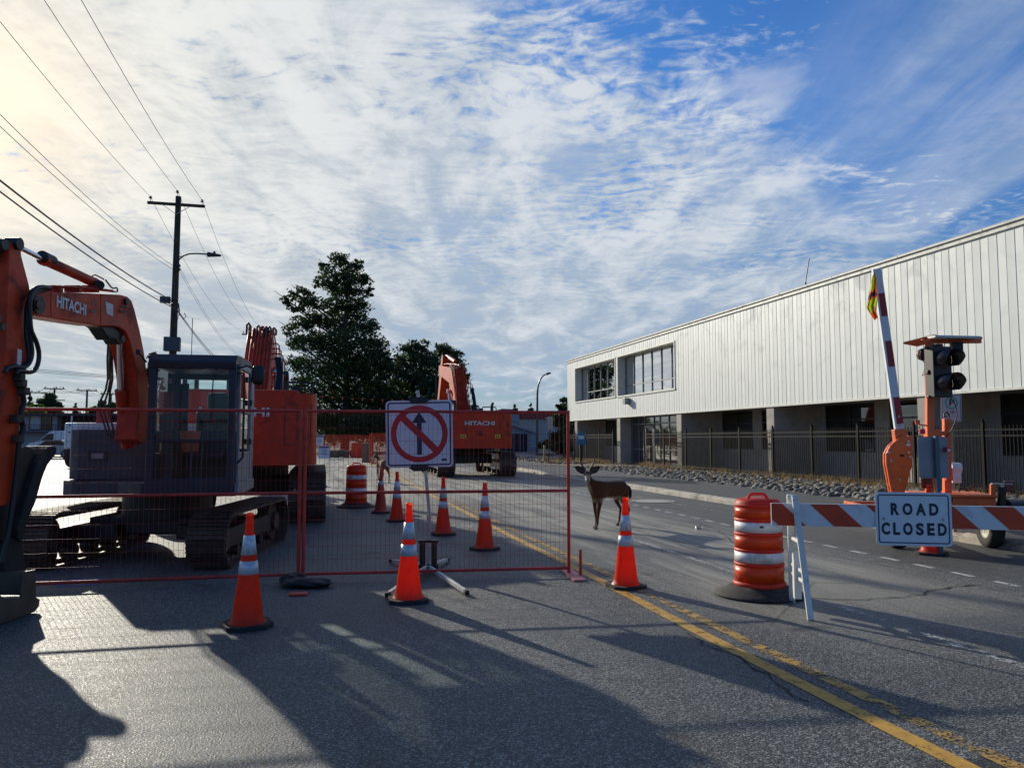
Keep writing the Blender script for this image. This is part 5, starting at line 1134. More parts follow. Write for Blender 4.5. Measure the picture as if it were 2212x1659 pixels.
# the back of a traffic sign on a perforated post, and the parking sign
bs_ = G(2022, 1150); bs_.y = 10.15; bs_.x = at(2022, 1000, 10.15).x
s_ = thing('sign_back', 'grey back of a rounded traffic sign on a perforated post before the trailer', 'traffic sign', (bs_.x, 10.15, 0), .05)
M_ = T((at(2019, 988, 10.15).x - bs_.x, -.0, at(2019, 988, 10.15).z), rx=math.pi / 2); m = MB(); m.prism(rsq(.405, .545, .035), 0, .003, 'z', M=M_ @ T((0, 0, -.035))); m.build('sign_plate', pm('sign_back_grey', (.26, .26, .29), .45, metal=.3, var=.1, dirt=((.2, .2, .2), .3, 7)), s_)
m = MB(); m.bar((.01, -.004, 0), (.01, -.004, 1.56), .05, .05, up=(0, 1, 0))
for i in range(40): m.cyl((.01, -.0285, .1 + i * .036), (.01, -.0295, .1 + i * .036), .008, n=8, mi=1)
m.build('post', [pm('post_blue_grey', (.10, .13, .17), .4, metal=.5), DECK], s_)
m = MB(); m.box((.155, -.0, 1.38), (.06, .084, .065), mi=0); m.box((.155, -.0, 1.372), (.042, .088, .035), mi=1); m.build('sticker', [pm('sticker_red', (.45, .03, .06), .4), DECW], s_)
PSY = 11.7; pc = at(2052, 881, PSY); s_ = thing('parking_sign', 'white two hour parking sign with a green ringed P behind the signal', 'parking sign', (pc.x, PSY, 0), 0)
SM = T((0, -.035, pc.z), rx=math.pi / 2) @ Matrix.Rotation(R_(-2.5), 4, 'Z'); m = MB(); m.prism(rsq(.31, .42, .03), -.003, 0, 'z', M=SM); pl_ = m.build('sign_plate', pm('parking_white', (.45, .45, .47), .5, var=.05), s_)
m = MB(); border(m, .285, .395, .022, .007, SM @ T((0, 0, .001))); m.build('border', SGK, pl_)
m = MB(); arc(m, .075, .098, SM @ T((0, .075, .001))); m.build('ring', pm('sign_green', (.02, .33, .25), .5), pl_)
m = MB(); m.text('P', SM @ T((0.01, .08, .0015)), .085, .10, .03, .0004); m.text('2', SM @ T((-.06, -.065, .0015)), .028, .045, .012, .0004); m.text('HR', SM @ T((.02, -.065, .0015)), .07, .045, .012, .0004); m.build('lettering', SGKK, pl_)
m = MB()
for sx in (-1, 1): m.prism([(sx * .055, -.135), (sx * .075, -.12), (sx * .075, -.13), (sx * .10, -.13), (sx * .10, -.14), (sx * .075, -.14), (sx * .075, -.15)][::sx], .001, .0015, 'z', M=SM)
m.build('arrow', SGKK, pl_)
m = MB(); m.cyl((0, 0, 0), (-.0, 0, pc.z + .15), .027, n=14); m.build('post', pm('olive_post', (.25, .25, .17), .6, var=.2), s_)
# litter
m = MB(); c = G(2010 / 1.0, 1147) if False else G(1503, 1143); m.cyl((c.x, c.y, .03), (c.x + .11, c.y + .02, .035), .026, .034, n=16); tag(m.build('plastic_cup', glass('clear_plastic', (.85, .87, .86), 2, .1)), 'crushed clear plastic cup lying on the road right of the deer', 'litter')
# ------------------------------------------------------------------ deer
def skinned(name, nodes, edges, mat, parent, sub=2, M=None):
    """nodes: (x, y, z, rx, ry); the surface is grown round the skeleton and baked"""
    me = bpy.data.meshes.new('s'); me.from_pydata([n[:3] for n in nodes], edges, []); o = bpy.data.objects.new('s', me); C.objects.link(o)
    o.modifiers.new('k', 'SKIN').use_smooth_shade = True; sk_ = me.skin_vertices[0].data if me.skin_vertices else None
    if sk_ is None:
        bm = bmesh.new(); bm.from_mesh(me); bm.verts.layers.skin.verify(); bm.to_mesh(me); bm.free(); sk_ = me.skin_vertices[0].data
    for i, n in enumerate(nodes): sk_[i].radius = (n[3], n[4] if len(n) > 4 else n[3]); sk_[i].use_root = (i == 0)
    sb = o.modifiers.new('u', 'SUBSURF'); sb.levels = sub; sb.render_levels = sub
    dg = bpy.context.evaluated_depsgraph_get(); m2 = bpy.data.meshes.new_from_object(o.evaluated_get(dg)); m2.name = name
    bpy.data.objects.remove(o); bpy.data.meshes.remove(me)
    if M is not None: m2.transform(M)
    m2.materials.clear(); m2.materials.append(mat); m2.polygons.foreach_set('use_smooth', [True] * len(m2.polygons))
    r = bpy.data.objects.new(name, m2); C.objects.link(r); r.parent = parent; return r
def fur(name, back, side, pale):
    m = bpy.data.materials.new(name); m.use_nodes = True; t = NT(m.node_tree); b = t.n['Principled BSDF']
    co = t.node('ShaderNodeTexCoord').outputs['Object']; x, y, z = t.sep(co); nz = t.noise(t.mapping(co, sc=(1, 3, 3)), 22, 5, .65)
    zz = t.math('ADD', z, t.math('MULTIPLY', t.math('SUBTRACT', nz, .5), .08))
    c = t.mix(t.rng(zz, .62, .80), side, back)
    belly = t.math('MULTIPLY', t.math('MULTIPLY', t.rng(zz, .545, .50), t.rng(zz, .42, .47)), t.rng(x, -.35, -.25)); belly = t.math('MULTIPLY', belly, t.rng(x, .30, .2))
    throat = t.math('MULTIPLY', t.rng(t.math('ADD', x, t.math('MULTIPLY', t.math('SUBTRACT', zz, .5), -.45)), .30, .36), t.math('MULTIPLY', t.rng(zz, .52, .60), t.rng(zz, .98, .90)))
    rump = t.math('MULTIPLY', t.rng(x, -.47, -.52), t.math('MULTIPLY', t.rng(zz, .48, .55), t.rng(zz, .72, .66)))
    c = t.mix(t.math('MAXIMUM', t.math('MAXIMUM', belly, t.math('MULTIPLY', throat, .75)), rump), c, pale)
    c = t.mix(t.math('MULTIPLY', t.rng(nz, .4, .7), .45), c, tuple(q * .55 for q in side)); c = t.mix(t.rng(zz, .10, .05), c, (.25, .21, .16))
    t.put(b.inputs['Base Color'], c); b.inputs['Roughness'].default_value = .9; b.inputs['Sheen Weight'].default_value = .12; b.inputs['Specular IOR Level'].default_value = .15; b.inputs['Sheen Roughness'].default_value = .4
    bn = t.node('ShaderNodeBump'); bn.inputs['Strength'].default_value = .8; bn.inputs['Distance'].default_value = .012
    t.put(bn.inputs['Height'], t.noise(t.mapping(co, sc=(1, 3, 3)), 60, 5, .7)); t.l.new(bn.outputs[0], b.inputs['Normal']); return m
FUR1 = fur('dark_brown_fur', (.085, .030, .012), (.13, .046, .016), (.62, .50, .32)); FUR2 = fur('tan_fur', (.16, .085, .045), (.24, .13, .07), (.62, .55, .44))
ANT = pm('antler', (.11, .07, .045), .7, bump=.5); HOOF = pm('hoof', (.02, .017, .015), .5); EYEM = pm('eye', (.006, .005, .005), .08, coat=1.); MUZ = pm('muzzle', (.50, .45, .37), .85); NOSE = pm('nose', (.01, .009, .009), .35); EARM = pm('ear_inner', (.09, .055, .045), .9); TAILM = pm('tail_dark', (.02, .014, .012), .95, bump=.6)
def deer(label, loc, rz, coat, head_rz, legs, antler_scale=1.0, forked=False):
    """x forward; shoulder about .82 m; the head turns by head_rz"""
    t = thing('deer', label, 'deer', loc, rz, 'black tailed deer on the closed road')
    # trunk with chest, belly and rump, neck
    N = [(-.30, 0, .655, .115, .155), (-.42, 0, .665, .115, .135), (-.50, 0, .64, .08, .10), (-.12, 0, .645, .118, .155), (.08, 0, .65, .115, .160), (.24, 0, .675, .100, .155), (.34, 0, .73, .075, .125),
         (.40, 0, .79, .060, .085), (.44, 0, .855, .052, .066), (.46, 0, .90, .052, .058)]
    E = [(0, 1), (1, 2), (0, 3), (3, 4), (4, 5), (5, 6), (6, 7), (7, 8), (8, 9)]
    def leg(chain, root):
        i = len(N)
        for c in chain: N.append(c)
        E.append((root, i))
        for k in range(len(chain) - 1): E.append((i + k, i + k + 1))
    fx = legs
    for s_, dxx in ((-1, fx[0]), (1, fx[1])):
        leg([(.22 + dxx * .1, s_ * .075, .52, .060, .075), (.225 + dxx * .35, s_ * .075, .40, .034, .044), (.235 + dxx * .55, s_ * .072, .305, .030, .033), (.232 + dxx * .75, s_ * .07, .19, .0195, .021), (.235 + dxx * .95, s_ * .07, .085, .019, .020), (.262 + dxx, s_ * .07, .035, .020, .018)], 5)
    for s_, dxx in ((-1, fx[2]), (1, fx[3])):
        leg([(-.37 + dxx * .1, s_ * .085, .56, .080, .115), (-.36 + dxx * .3, s_ * .085, .46, .055, .075), (-.43 + dxx * .5, s_ * .08, .375, .032, .042), (-.50 + dxx * .6, s_ * .078, .30, .026, .034), (-.485 + dxx * .8, s_ * .075, .19, .0195, .022), (-.475 + dxx * .95, s_ * .075, .085, .019, .020), (-.445 + dxx, s_ * .075, .035, .020, .018)], 0)
    body = skinned('body', N, E, coat, t, 2)
    H = T((.455, 0, .915), head_rz) @ Matrix.Scale(1.12, 4)
    hn_ = [(0, 0, .0, .062, .066), (.055, 0, .005, .058, .062), (.11, 0, -.022, .044, .048), (.165, 0, -.052, .031, .034), (.205, 0, -.072, .026, .027)]
    head = skinned('head', hn_, [(i, i + 1) for i in range(4)], coat, t, 2, H)
    m = MB(); m.lathe([(0, .052), (.021, .044), (.031, .015), (.034, -.03), (.03, -.05)], 14, M=H @ T((.172, 0, -.066), ry=R_(112)) @ Matrix.Diagonal((1, 1.05, 1, 1))); m.build('muzzle', MUZ, head)
    m = MB(); m.lathe([(0, .016), (.013, .011), (.017, 0), (0, -.01)], 12, M=H @ T((.229, 0, -.066), ry=R_(100))); m.build('nose', NOSE, head)
    for s_ in (-1, 1):
        m = MB(); m.lathe([(0, .013), (.010, .009), (.0135, 0), (0, -.01)], 12, M=H @ T((.088, s_ * .047, .014), rx=-s_ * R_(75))); m.build('eye', EYEM, head)
        # ear: a cupped leaf
        ev = []; n = 9
        for j in range(n):
            f = j / (n - 1); w_ = .046 * math.sin(math.pi * min(1, .12 + f * .88)) ** .8
            for i in range(5): u = (i - 2) / 2; ev.append((.0 + .018 * (1 - u * u) * -1 + .0, u * w_, f * .165))
        E_ = H @ T((-.012, s_ * .045, .035), rx=-s_ * R_(58)); m = MB()
        m.add(ev, [(j * 5 + i, j * 5 + i + 1, (j + 1) * 5 + i + 1, (j + 1) * 5 + i) for j in range(n - 1) for i in range(4)], True, E_); eo = m.build('ear', coat, head, recalc=False)
        sd_ = eo.modifiers.new('s', 'SOLIDIFY'); sd_.thickness = .007
        m = MB(); m.add([(x + .006, y * .72, z * .92 + .006) for x, y, z in ev], [(j * 5 + i, j * 5 + i + 1, (j + 1) * 5 + i + 1, (j + 1) * 5 + i) for j in range(n - 1) for i in range(4)], True, E_); m.build('ear_inner', EARM, eo, recalc=False)
        k = antler_scale; A = [(-.005, s_ * .03, .05), (-.01, s_ * .045, .08 + .02 * k), (-.015, s_ * .075 * k ** .3, .05 + .08 * k), (-.005, s_ * .098 * k ** .5, .05 + .13 * k), (.01, s_ * .105 * k ** .5, .05 + .17 * k), (.02, s_ * .098 * k ** .5, .05 + .20 * k)]
        m = MB(); m.tube([H @ Vector(a) for a in A], [.017, .016, .015, .013, .010, .004], 8)
        if forked: m.tube([H @ Vector(A[3]), H @ Vector((.03, s_ * .11, .05 + .15 * k)), H @ Vector((.06, s_ * .10, .05 + .20 * k))], [.008, .007, .003], 7)
        m.build('antler', ANT, head)
    m = MB(); m.tube([(-.55, 0, .70), (-.60, 0, .66), (-.635, 0, .58), (-.635, 0, .50), (-.625, 0, .455)], [.018, .032, .036, .028, .006], 10); m.build('tail', TAILM, t)
    feet = [(.262 + fx[0] + .012, -.07), (.262 + fx[1] + .012, .07), (-.445 + fx[2] + .012, -.075), (-.445 + fx[3] + .012, .075)]
    for x, y in feet:
        m = MB()
        for s_ in (-1, 1): m.prism([(x - .028, 0.002), (x + .04, .002), (x + .018, .04), (x - .02, .045)], y + s_ * .010 - .009, y + s_ * .010 + .009, 'y')
        m.build('hoof', HOOF, t, .004)
    return t
# the near one stands side on, looking at the camera; the far one walks away to the left, looking back
dp = G(1300, 1141); RD = R_(221); fo_ = G(1287, 1142) - Vector((.26 * math.cos(RD), .26 * math.sin(RD), 0)); dtr = deer('dark brown young buck standing behind a cone, looking at the camera', (fo_.x, fo_.y, 0), RD, FUR1, R_(44), (-.07, .06, .05, .0), 1.0)
dp = G(818, 1042); d2 = deer('tan buck with forked antlers walking beside the fence far down the road', (dp.x + .1, dp.y, 0), R_(180 - 62), FUR2, R_(50), (.12, -.08, -.12, .16), 1.15, True)

# ------------------------------------------------------------------ trees
def leafmat(name, a, b_, tlw=.35):
    m = bpy.data.materials.new(name); m.use_nodes = True; t = NT(m.node_tree); b = t.n['Principled BSDF']
    r = t.node('ShaderNodeNewGeometry').outputs['Random Per Island']; pos = t.node('ShaderNodeNewGeometry').outputs['Position']
    c = t.mix(t.math('ADD', t.math('MULTIPLY', r, .6), t.math('MULTIPLY', t.noise(pos, .6, 3), .4)), a, b_); t.put(b.inputs['Base Color'], c); b.inputs['Roughness'].default_value = .6
    tr = t.node('ShaderNodeBsdfTranslucent'); t.put(tr.inputs[0], t.mix(.5, c, (.10, .16, .02))); mx = t.node('ShaderNodeMixShader'); mx.inputs[0].default_value = tlw
    t.l.new(b.outputs[0], mx.inputs[1]); t.l.new(tr.outputs[0], mx.inputs[2]); t.l.new(mx.outputs[0], t.n['Material Output'].inputs[0]); return m
LEAF_D = leafmat('leaves_dark', (.008, .020, .008), (.050, .088, .020), .25); LEAF_M = leafmat('leaves_mid', (.02, .045, .015), (.06, .10, .03), .3); LEAF_L = leafmat('leaves_light', (.08, .14, .02), (.16, .24, .04), .45); NEED = leafmat('needles', (.010, .024, .014), (.025, .048, .022), .12)
BARK = pm('bark', (.06, .045, .035), .9, var=.4, vs=6, bump=1., bs=20)
def leaf_cloud(name, blobs, n, size, mat, parent, seed, drop=.0):
    """many leaf-sized faces gathered in twigs inside the blobs; blobs: centre, radii"""
    g = np.random.default_rng(seed); vol = np.array([b[1][0] * b[1][2] for b in blobs]); cnt = np.maximum(3, (n * vol / vol.sum() / 14).astype(int)); P = []
    for (c, r), k in zip(blobs, cnt):
        d = g.normal(size=(k, 3)); d /= np.linalg.norm(d, axis=1)[:, None]; rad = g.random(k) ** .45; cl = d * rad[:, None] * np.array(r) + np.array(c)
        keep = g.random(k) > drop; cl = cl[keep]; sp = np.mean(r) * .17
        P.append((cl[:, None, :] + g.normal(size=(len(cl), 14, 3)) * sp * np.array([1, 1, .6])).reshape(-1, 3))
    P = np.concatenate(P); k = len(P); a = g.normal(size=(k, 3)); a /= np.linalg.norm(a, axis=1)[:, None]; b = g.normal(size=(k, 3)); b = np.cross(a, b); b /= np.linalg.norm(b, axis=1)[:, None]
    s_ = size * g.uniform(.6, 1.4, (k, 1)); q_ = np.stack([P - a * s_, P + b * s_ * .45, P + a * s_, P - b * s_ * .45], 1).reshape(-1, 3)
    me = bpy.data.meshes.new(name); me.vertices.add(len(q_)); me.vertices.foreach_set('co', q_.ravel()); me.loops.add(len(q_)); me.loops.foreach_set('vertex_index', np.arange(len(q_)))
    me.polygons.add(k); me.polygons.foreach_set('loop_start', np.arange(k) * 4); me.polygons.foreach_set('loop_total', np.full(k, 4)); me.update(calc_edges=True); me.materials.append(mat)
    o = bpy.data.objects.new(name, me); C.objects.link(o)
    if parent: o.parent = parent; o.matrix_parent_inverse = parent_matrix(parent).inverted()
    return o
def tree(label, kind, Y, pxblobs, n, size, mat, seed, base_px=None, trunk_r=.35, name='tree', cat='tree', drop=.0, deep=1.):
    """pxblobs: x, y, rx, ry in the photo at distance Y; depth is scattered"""
    q_ = random.Random(seed); k = Y / FPX; bl = []
    for (x, y, rx_, ry_) in pxblobs:
        dep = q_.uniform(-1, 1) * rx_ * k * .8 * deep; c = at(x, y, Y + dep); bl.append((tuple(c), (rx_ * k, rx_ * k * .95, ry_ * k)))
    bx_ = base_px or sum(b[0] for b in pxblobs) / len(pxblobs); bp_ = at(bx_, 948, Y); base = Vector((bp_.x, Y, 0)); t = thing(name, label, cat, base)
    leaf_cloud('crown', bl, n, size, mat, t, seed, drop)
    top = max(b[0][2] for b in bl); tr = MB(); pts = [base]; 
    for i in range(1, 8): f = i / 7; pts.append(Vector((base.x + q_.uniform(-.2, .2) * f * 1.5, Y + q_.uniform(-.2, .2), top * .93 * f)))
    tr.tube(pts, [trunk_r * (1 - .85 * i / 7) for i in range(8)], 9)
    for c, r in bl:
        c = Vector(c); f = max(.15, min(.9, (c.z - abs(c.x - base.x) * .5 - r[2] * .5) / max(top, 1))); s_ = pts[0].lerp(pts[-1], f); m_ = s_.lerp(c, .5) + Vector((0, 0, -.25 * r[2] * .5)); tr.tube([s_, m_, c, c + (c - m_) * .45], [trunk_r * .35 * (1.1 - f), trunk_r * .22, trunk_r * .12, .02], 6)
        for _ in range(4):
            d = Vector((q_.gauss(0, 1), q_.gauss(0, 1), q_.gauss(0, .7))).normalized(); tr.tube([c - d * .1, c + Vector((d.x * r[0], d.y * r[1], d.z * r[2])) * .8], [trunk_r * .08, .015], 4)
    tr.build('trunk', BARK, t, world=True); return t
big = [(733, 562, 24, 17), (768, 574, 20, 14), (700, 573, 13, 9), (738, 592, 46, 22), (790, 606, 16, 16), (797, 630, 12, 13), (705, 612, 26, 18), (752, 628, 40, 24), (650, 632, 26, 13), (620, 648, 15, 14), (672, 655, 34, 14), (640, 668, 18, 9), (722, 660, 30, 22), (770, 668, 34, 26),
       (690, 690, 36, 20), (650, 700, 26, 18), (628, 712, 16, 14), (745, 705, 48, 30), (795, 708, 26, 22), (640, 740, 26, 18), (690, 740, 48, 30), (760, 750, 60, 38), (815, 752, 28, 26), (650, 785, 34, 20), (720, 800, 70, 40), (795, 800, 50, 42), (830, 790, 22, 30), (650, 826, 26, 14), (700, 855, 60, 34), (780, 860, 70, 45), (828, 850, 40, 45), (640, 850, 28, 18), (690, 915, 60, 34), (760, 915, 70, 36), (825, 915, 50, 36)]
tree('tall dark broadleaf tree with a ragged leaning crown behind the middle excavator', 'b', 95, big, 56000, .20, LEAF_D, 11, 745, .55, drop=.12)
tree('rounded dark tree just right of the tallest tree', 'b', 97, [(882, 752, 24, 17), (908, 748, 22, 14), (895, 775, 44, 24), (862, 790, 26, 24), (920, 780, 26, 22), (885, 815, 50, 30), (925, 830, 34, 32), (870, 860, 48, 40), (910, 880, 50, 40), (880, 925, 60, 30)], 17000, .20, LEAF_D, 12, 893, .35, drop=.05)
tree('dark tree behind the boom of the farthest excavator', 'b', 99, [(955, 754, 22, 13), (975, 768, 24, 18), (948, 785, 30, 24), (985, 795, 22, 24), (1000, 812, 12, 22), (965, 830, 42, 34), (960, 875, 50, 38), (985, 900, 34, 30), (950, 925, 55, 28)], 15000, .20, LEAF_D, 13, 965, .35, drop=.05)
tree('small dark tree with its top showing between the boom and the blue cab', 'b', 85, [(330, 775, 10, 13), (326, 800, 14, 18), (335, 830, 18, 20), (322, 860, 18, 24), (330, 905, 22, 28)], 4000, .20, LEAF_D, 14, 328, .25)
hg = MB()
hedge = [(600 + i * 22 + random.uniform(-6, 6), 915 + random.uniform(-14, 8), 20, 30) for i in range(20)]
kb = 88 / FPX; hb = [(tuple(at(x, y, 88 + random.uniform(-1, 1))), (rx_ * kb, .9, ry_ * kb)) for x, y, rx_, ry_ in hedge]
ho = leaf_cloud('hedge', hb, 16000, .15, LEAF_D, None, 15); tag(ho, 'long dark hedge below the tall trees, behind the orange mesh fence', 'hedge')
cn = lambda x, yt, w_: [(x, yt + 4, w_ * .18, 6), (x, yt + 16, w_ * .35, 8), (x, yt + 30, w_ * .6, 9), (x, yt + 46, w_ * .8, 10), (x, yt + 64, w_, 11)]
tree('dark broadleaf tree beyond the far utility poles at the left', 'b', 118, [(105, 857, 13, 9), (97, 868, 17, 10), (118, 872, 14, 9), (128, 880, 11, 8), (100, 884, 24, 12), (110, 902, 26, 14)], 4200, .26, LEAF_M, 16, 106, .35)
tree('bright yellow green bush like tree above the left house', 'b', 105, [(70, 883, 12, 8), (84, 882, 11, 8), (62, 890, 10, 8), (78, 893, 16, 8), (74, 905, 16, 12)], 2600, .20, LEAF_L, 17, 74, .2)
tree('thin conifer at the far left beside the excavator stick', 'c', 112, [(64, 862, 5, 7), (66, 873, 9, 7), (60, 885, 12, 8), (64, 900, 14, 12)], 1500, .2, NEED, 18, 64, .2)
tree('small conifer between the two far utility poles', 'c', 120, [(163, 875, 3, 5), (163, 882, 6, 5), (163, 890, 8, 6), (163, 902, 10, 12)], 900, .2, NEED, 19, 163, .2)
tree('broad green tree behind the hoses of the compact excavator', 'b', 110, [(205, 884, 12, 7), (222, 872, 10, 9), (228, 888, 14, 10), (208, 898, 18, 12), (240, 880, 10, 14), (188, 906, 16, 10), (235, 905, 20, 14)], 3800, .24, LEAF_M, 20, 218, .3)
tree('dark green shrub tree right of the left house', 'b', 96, [(132, 912, 9, 8), (122, 922, 10, 10), (140, 925, 12, 10), (148, 916, 8, 8), (165, 920, 12, 9)], 2200, .18, LEAF_M, 21, 138, .2)
tree('spiky dark conifer above the red roof', 'c', 125, [(1146, 874, 2, 5), (1147, 884, 6, 4), (1146, 892, 8, 5), (1146, 901, 9, 5)], 900, .18, NEED, 23, 1146, .15)
tree('small dark conifer left of the red roof ridge', 'c', 128, [(1112, 878, 3, 5), (1113, 886, 5, 5), (1113, 896, 7, 8)], 500, .18, NEED, 24, 1113, .15)
tree('tall dark tree at the far corner of the white building', 'b', 92, [(1216, 866, 7, 9), (1210, 880, 9, 8), (1218, 890, 12, 12), (1206, 900, 10, 8), (1198, 912, 12, 10), (1216, 912, 16, 14), (1228, 880, 12, 18), (1236, 915, 18, 22)], 5000, .2, LEAF_M, 25, 1216, .3)
tree('dark tree standing behind the fence beyond the white building', 'b', 76, [(1204, 948, 22, 16), (1232, 935, 24, 20), (1190, 958, 14, 12), (1250, 950, 20, 22), (1216, 966, 30, 14), (1172, 964, 12, 10)], 5200, .16, LEAF_D, 26, 1214, .2)
# green weeds by the kerb and at the excavator
def weeds(c, n, h, label, mat):
    m = MB()
    for _ in range(n):
        a = random.uniform(0, 6.3); r = random.uniform(0, h * .8); p = c + Vector((math.cos(a) * r, math.sin(a) * r, 0)); d = Vector((math.cos(a), math.sin(a), .4)) * h * random.uniform(.3, .8); e = Vector((-math.sin(a), math.cos(a), 0)) * h * .10
        m.add([p, p + d * .5 + e, p + d, p + d * .5 - e], [(0, 1, 2, 3)])
    tag(m.build('weed', mat, recalc=False), label, 'plant')
weeds(G(334, 1250), 40, .09, 'small green weed on the road behind the left fence panel', LEAF_M)
weeds(at(1178, 965, 70).xy.to_3d(), 80, .9, 'leafy green shrub beyond the driveway near the far building', LEAF_M)
# ------------------------------------------------------------------ utility pole, lamps and wires
POLE = pm('creosote_pole', (.045, .040, .026), .85, var=.35, vs=3, bump=.6, bs=25); WIREM = pm('wire', (.02, .02, .03), .5); PORC = pm('porcelain', (.10, .10, .11), .3)
def pole_line(px_x, px_top, Y):
    p = at(px_x, px_top, Y); return p
PP = at(383, 425, 34.6); 
def utility_pole(label, base, H, arm=True, cross=2.45, lamp=False, sc=1.):
    t = thing('utility_pole', label, 'utility pole', base, RZR, 'wooden utility poles')
    m = MB(); m.cyl((0, 0, -.1), (.05 * sc, 0, H), .19 * sc, .125 * sc, 16); m.build('pole', POLE, t)
    if arm:
        m = MB(); m.box((0, -.16 * sc, H - .42 * sc), (cross, .10 * sc, .13 * sc), ry=R_(0)); m.build('crossarm', POLE, t, .01)
        m = MB()
        for s_ in (-1, 1): m.bar((s_ * .55 * sc, -.17, H - .50 * sc), (s_ * .02, -.15, H - .86 * sc), .03, .02)
        m.build('brace', GALV, t)
        for x, z in ((-cross / 2 + .13, H - .35 * sc), (.03, H + .0), (cross / 2 - .13, H - .35 * sc)):
            m = MB(); m.cyl((x, -.16 if x else 0, z), (x, -.16, z + .14 * sc), .015 * sc, n=8); m.lathe([(.0, .10), (.05, .12), (.085, .155), (.04, .175), (.06, .20), (.035, .24), (0, .25)], 14, (x, -.16, z), M=None); m.build('insulator', PORC, t)
    return t
HP = PP.z; up1 = utility_pole('tall dark wooden utility pole with one crossarm and a street lamp, above the blue cab', (PP.x, PP.y, 0), HP)
t = up1; inv1 = parent_matrix(t).inverted()
m = MB(); m.box((.02, -.22, (at(369, 745, 34.6)).z), (.68, .35, .64)); m.build('equipment_box', GREYP, t, .02)
lz = at(386, 553, 34.6).z
m = MB(); P_ = [inv1 @ at(x, y, 34.4) for x, y in ((383, 572), (387, 561), (396, 553), (408, 549), (424, 548), (449, 549.5))]; m.tube(P_, .033, 8); m.bar(inv1 @ at(382, 554, 34.4), inv1 @ at(392, 555, 34.4), .04, .04); m.build('lamp_arm', GALV if False else DKF, t)
m = MB(); a, b = inv1 @ at(449, 550, 34.4), inv1 @ at(477, 552.5, 34.4); m.cyl(a, b, .12, .05, 12); m.box((a + b) / 2 + Vector((0, 0, .12)), (.1, .1, .1)); m.build('lamp_head', DKF, t, .02)
m = MB()
for (x, y) in ((384, 574), (384, 582)): m.box(inv1 @ at(x, y, 34.3), (.22, .12, .10))
m.build('wire_bracket', BLK, t); m = MB(); m.box(inv1 @ at(357, 648, 34.3), (.42, .25, .28)); m.tube([inv1 @ at(x, y, 34.3) for x, y in ((362, 652), (368, 660), (374, 655), (378, 648))], .02); m.build('splice_box', GREYP, t, .02)
m = MB(); m.tube([inv1 @ at(x, y, 34.3) for x, y in ((377, 610), (376, 650), (378, 672), (384, 690), (388, 672), (386, 655))], .018); m.tube([inv1 @ at(x, y, 34.3) for x, y in ((384, 655), (388, 680), (396, 690), (402, 684), (398, 676))], .018); m.build('cable_loop', HOSE, t)
RV = Vector((RX, RY, 0)); nearb = Vector((PP.x, PP.y, 0)) - RV * 48; farb = Vector((PP.x, PP.y, 0)) + RV * 43
up2 = utility_pole('farther wooden utility pole rising behind the middle excavator', farb, HP - .3)
up3 = utility_pole('wooden utility pole seen only beyond the others far along the road', farb + RV * 45, HP - .5)
wires_n = [0]
def wire(a, b, sag, r, label):
    pts = [a.lerp(b, i / 24) + Vector((0, 0, -4 * sag * (i / 24) * (1 - i / 24))) for i in range(25)]
    m = MB(); m.tube(pts, r, 5, caps=False); return tag(m.build('overhead_wire', WIREM, None), label, 'wire', 'overhead wires along the road')
LV = Vector((RY, -RX, 0))
names = ('left', 'centre', 'right')
for k, (off, dz) in enumerate(((-1.1, -.15), (.03, .22), (1.1, -.15))):
    c = Vector((PP.x, PP.y, HP)) + LV * off + Vector((0, 0, dz)) - RV * .16
    wire(c, c - RV * 48 + Vector((0, 0, .3)), 1.1, .009, 'thin overhead wire from the %s insulator of the near pole up to the left' % names[k])
    wire(c, c + RV * 43 + Vector((0, 0, -.3)), 1.2, .009, 'thin overhead wire from the %s insulator of the near pole to the farther' % names[k])
for k, (y0, yt, off) in enumerate(((574, 139, 0), (582, 216, -.2))):
    c = Vector((PP.x, PP.y, at(372, y0, 34.6).z)); wire(c + LV * -.1, c - RV * 48 + LV * (off - .1) + Vector((0, 0, .5)), 1.3, .009, ('upper' if k == 0 else 'lower') + ' thin wire at the lamp arm level running up to the left')
    wire(c + LV * .15, c + RV * 43, 1.2, .008, ('upper' if k == 0 else 'lower') + ' thin wire at the lamp arm level running to the farther pole')
for k, (y0, r) in enumerate(((648, .024), (668, .019))):
    c = Vector((PP.x, PP.y, at(372, y0, 34.6).z)) + LV * (-.15 + .25 * k); wire(c, c - RV * 48 + Vector((0, 0, .4)), 1.0, r, ('upper' if k == 0 else 'lower') + ' thick black cable running from the pole down the left sky')
    wire(c, c + RV * 43, 1.1, r * .8, ('upper' if k == 0 else 'lower') + ' thick black cable sagging on to the farther pole')
# street lamp by the far end of the white building
b0 = at(1160.5, 948, 80); t = thing('street_lamp', 'tall curved street lamp standing left of the white building', 'street lamp', (b0.x, 80, 0)); inv_ = parent_matrix(t).inverted()
m = MB(); P_ = [Vector((0, 0, 0))] + [inv_ @ at(x, y, 80) for x, y in ((1160.5, 900), (1160.8, 850), (1162.5, 833), (1167, 820), (1174, 811), (1181, 808))]; m.tube(P_, [.13, .12, .10, .09, .08, .07, .06], 10); m.build('lamp_pole', DKF, t)
m = MB(); m.cyl(inv_ @ at(1181, 808, 80), inv_ @ at(1190, 805.5, 80), .14, .08, 10); m.build('lamp_head', DKF, t)
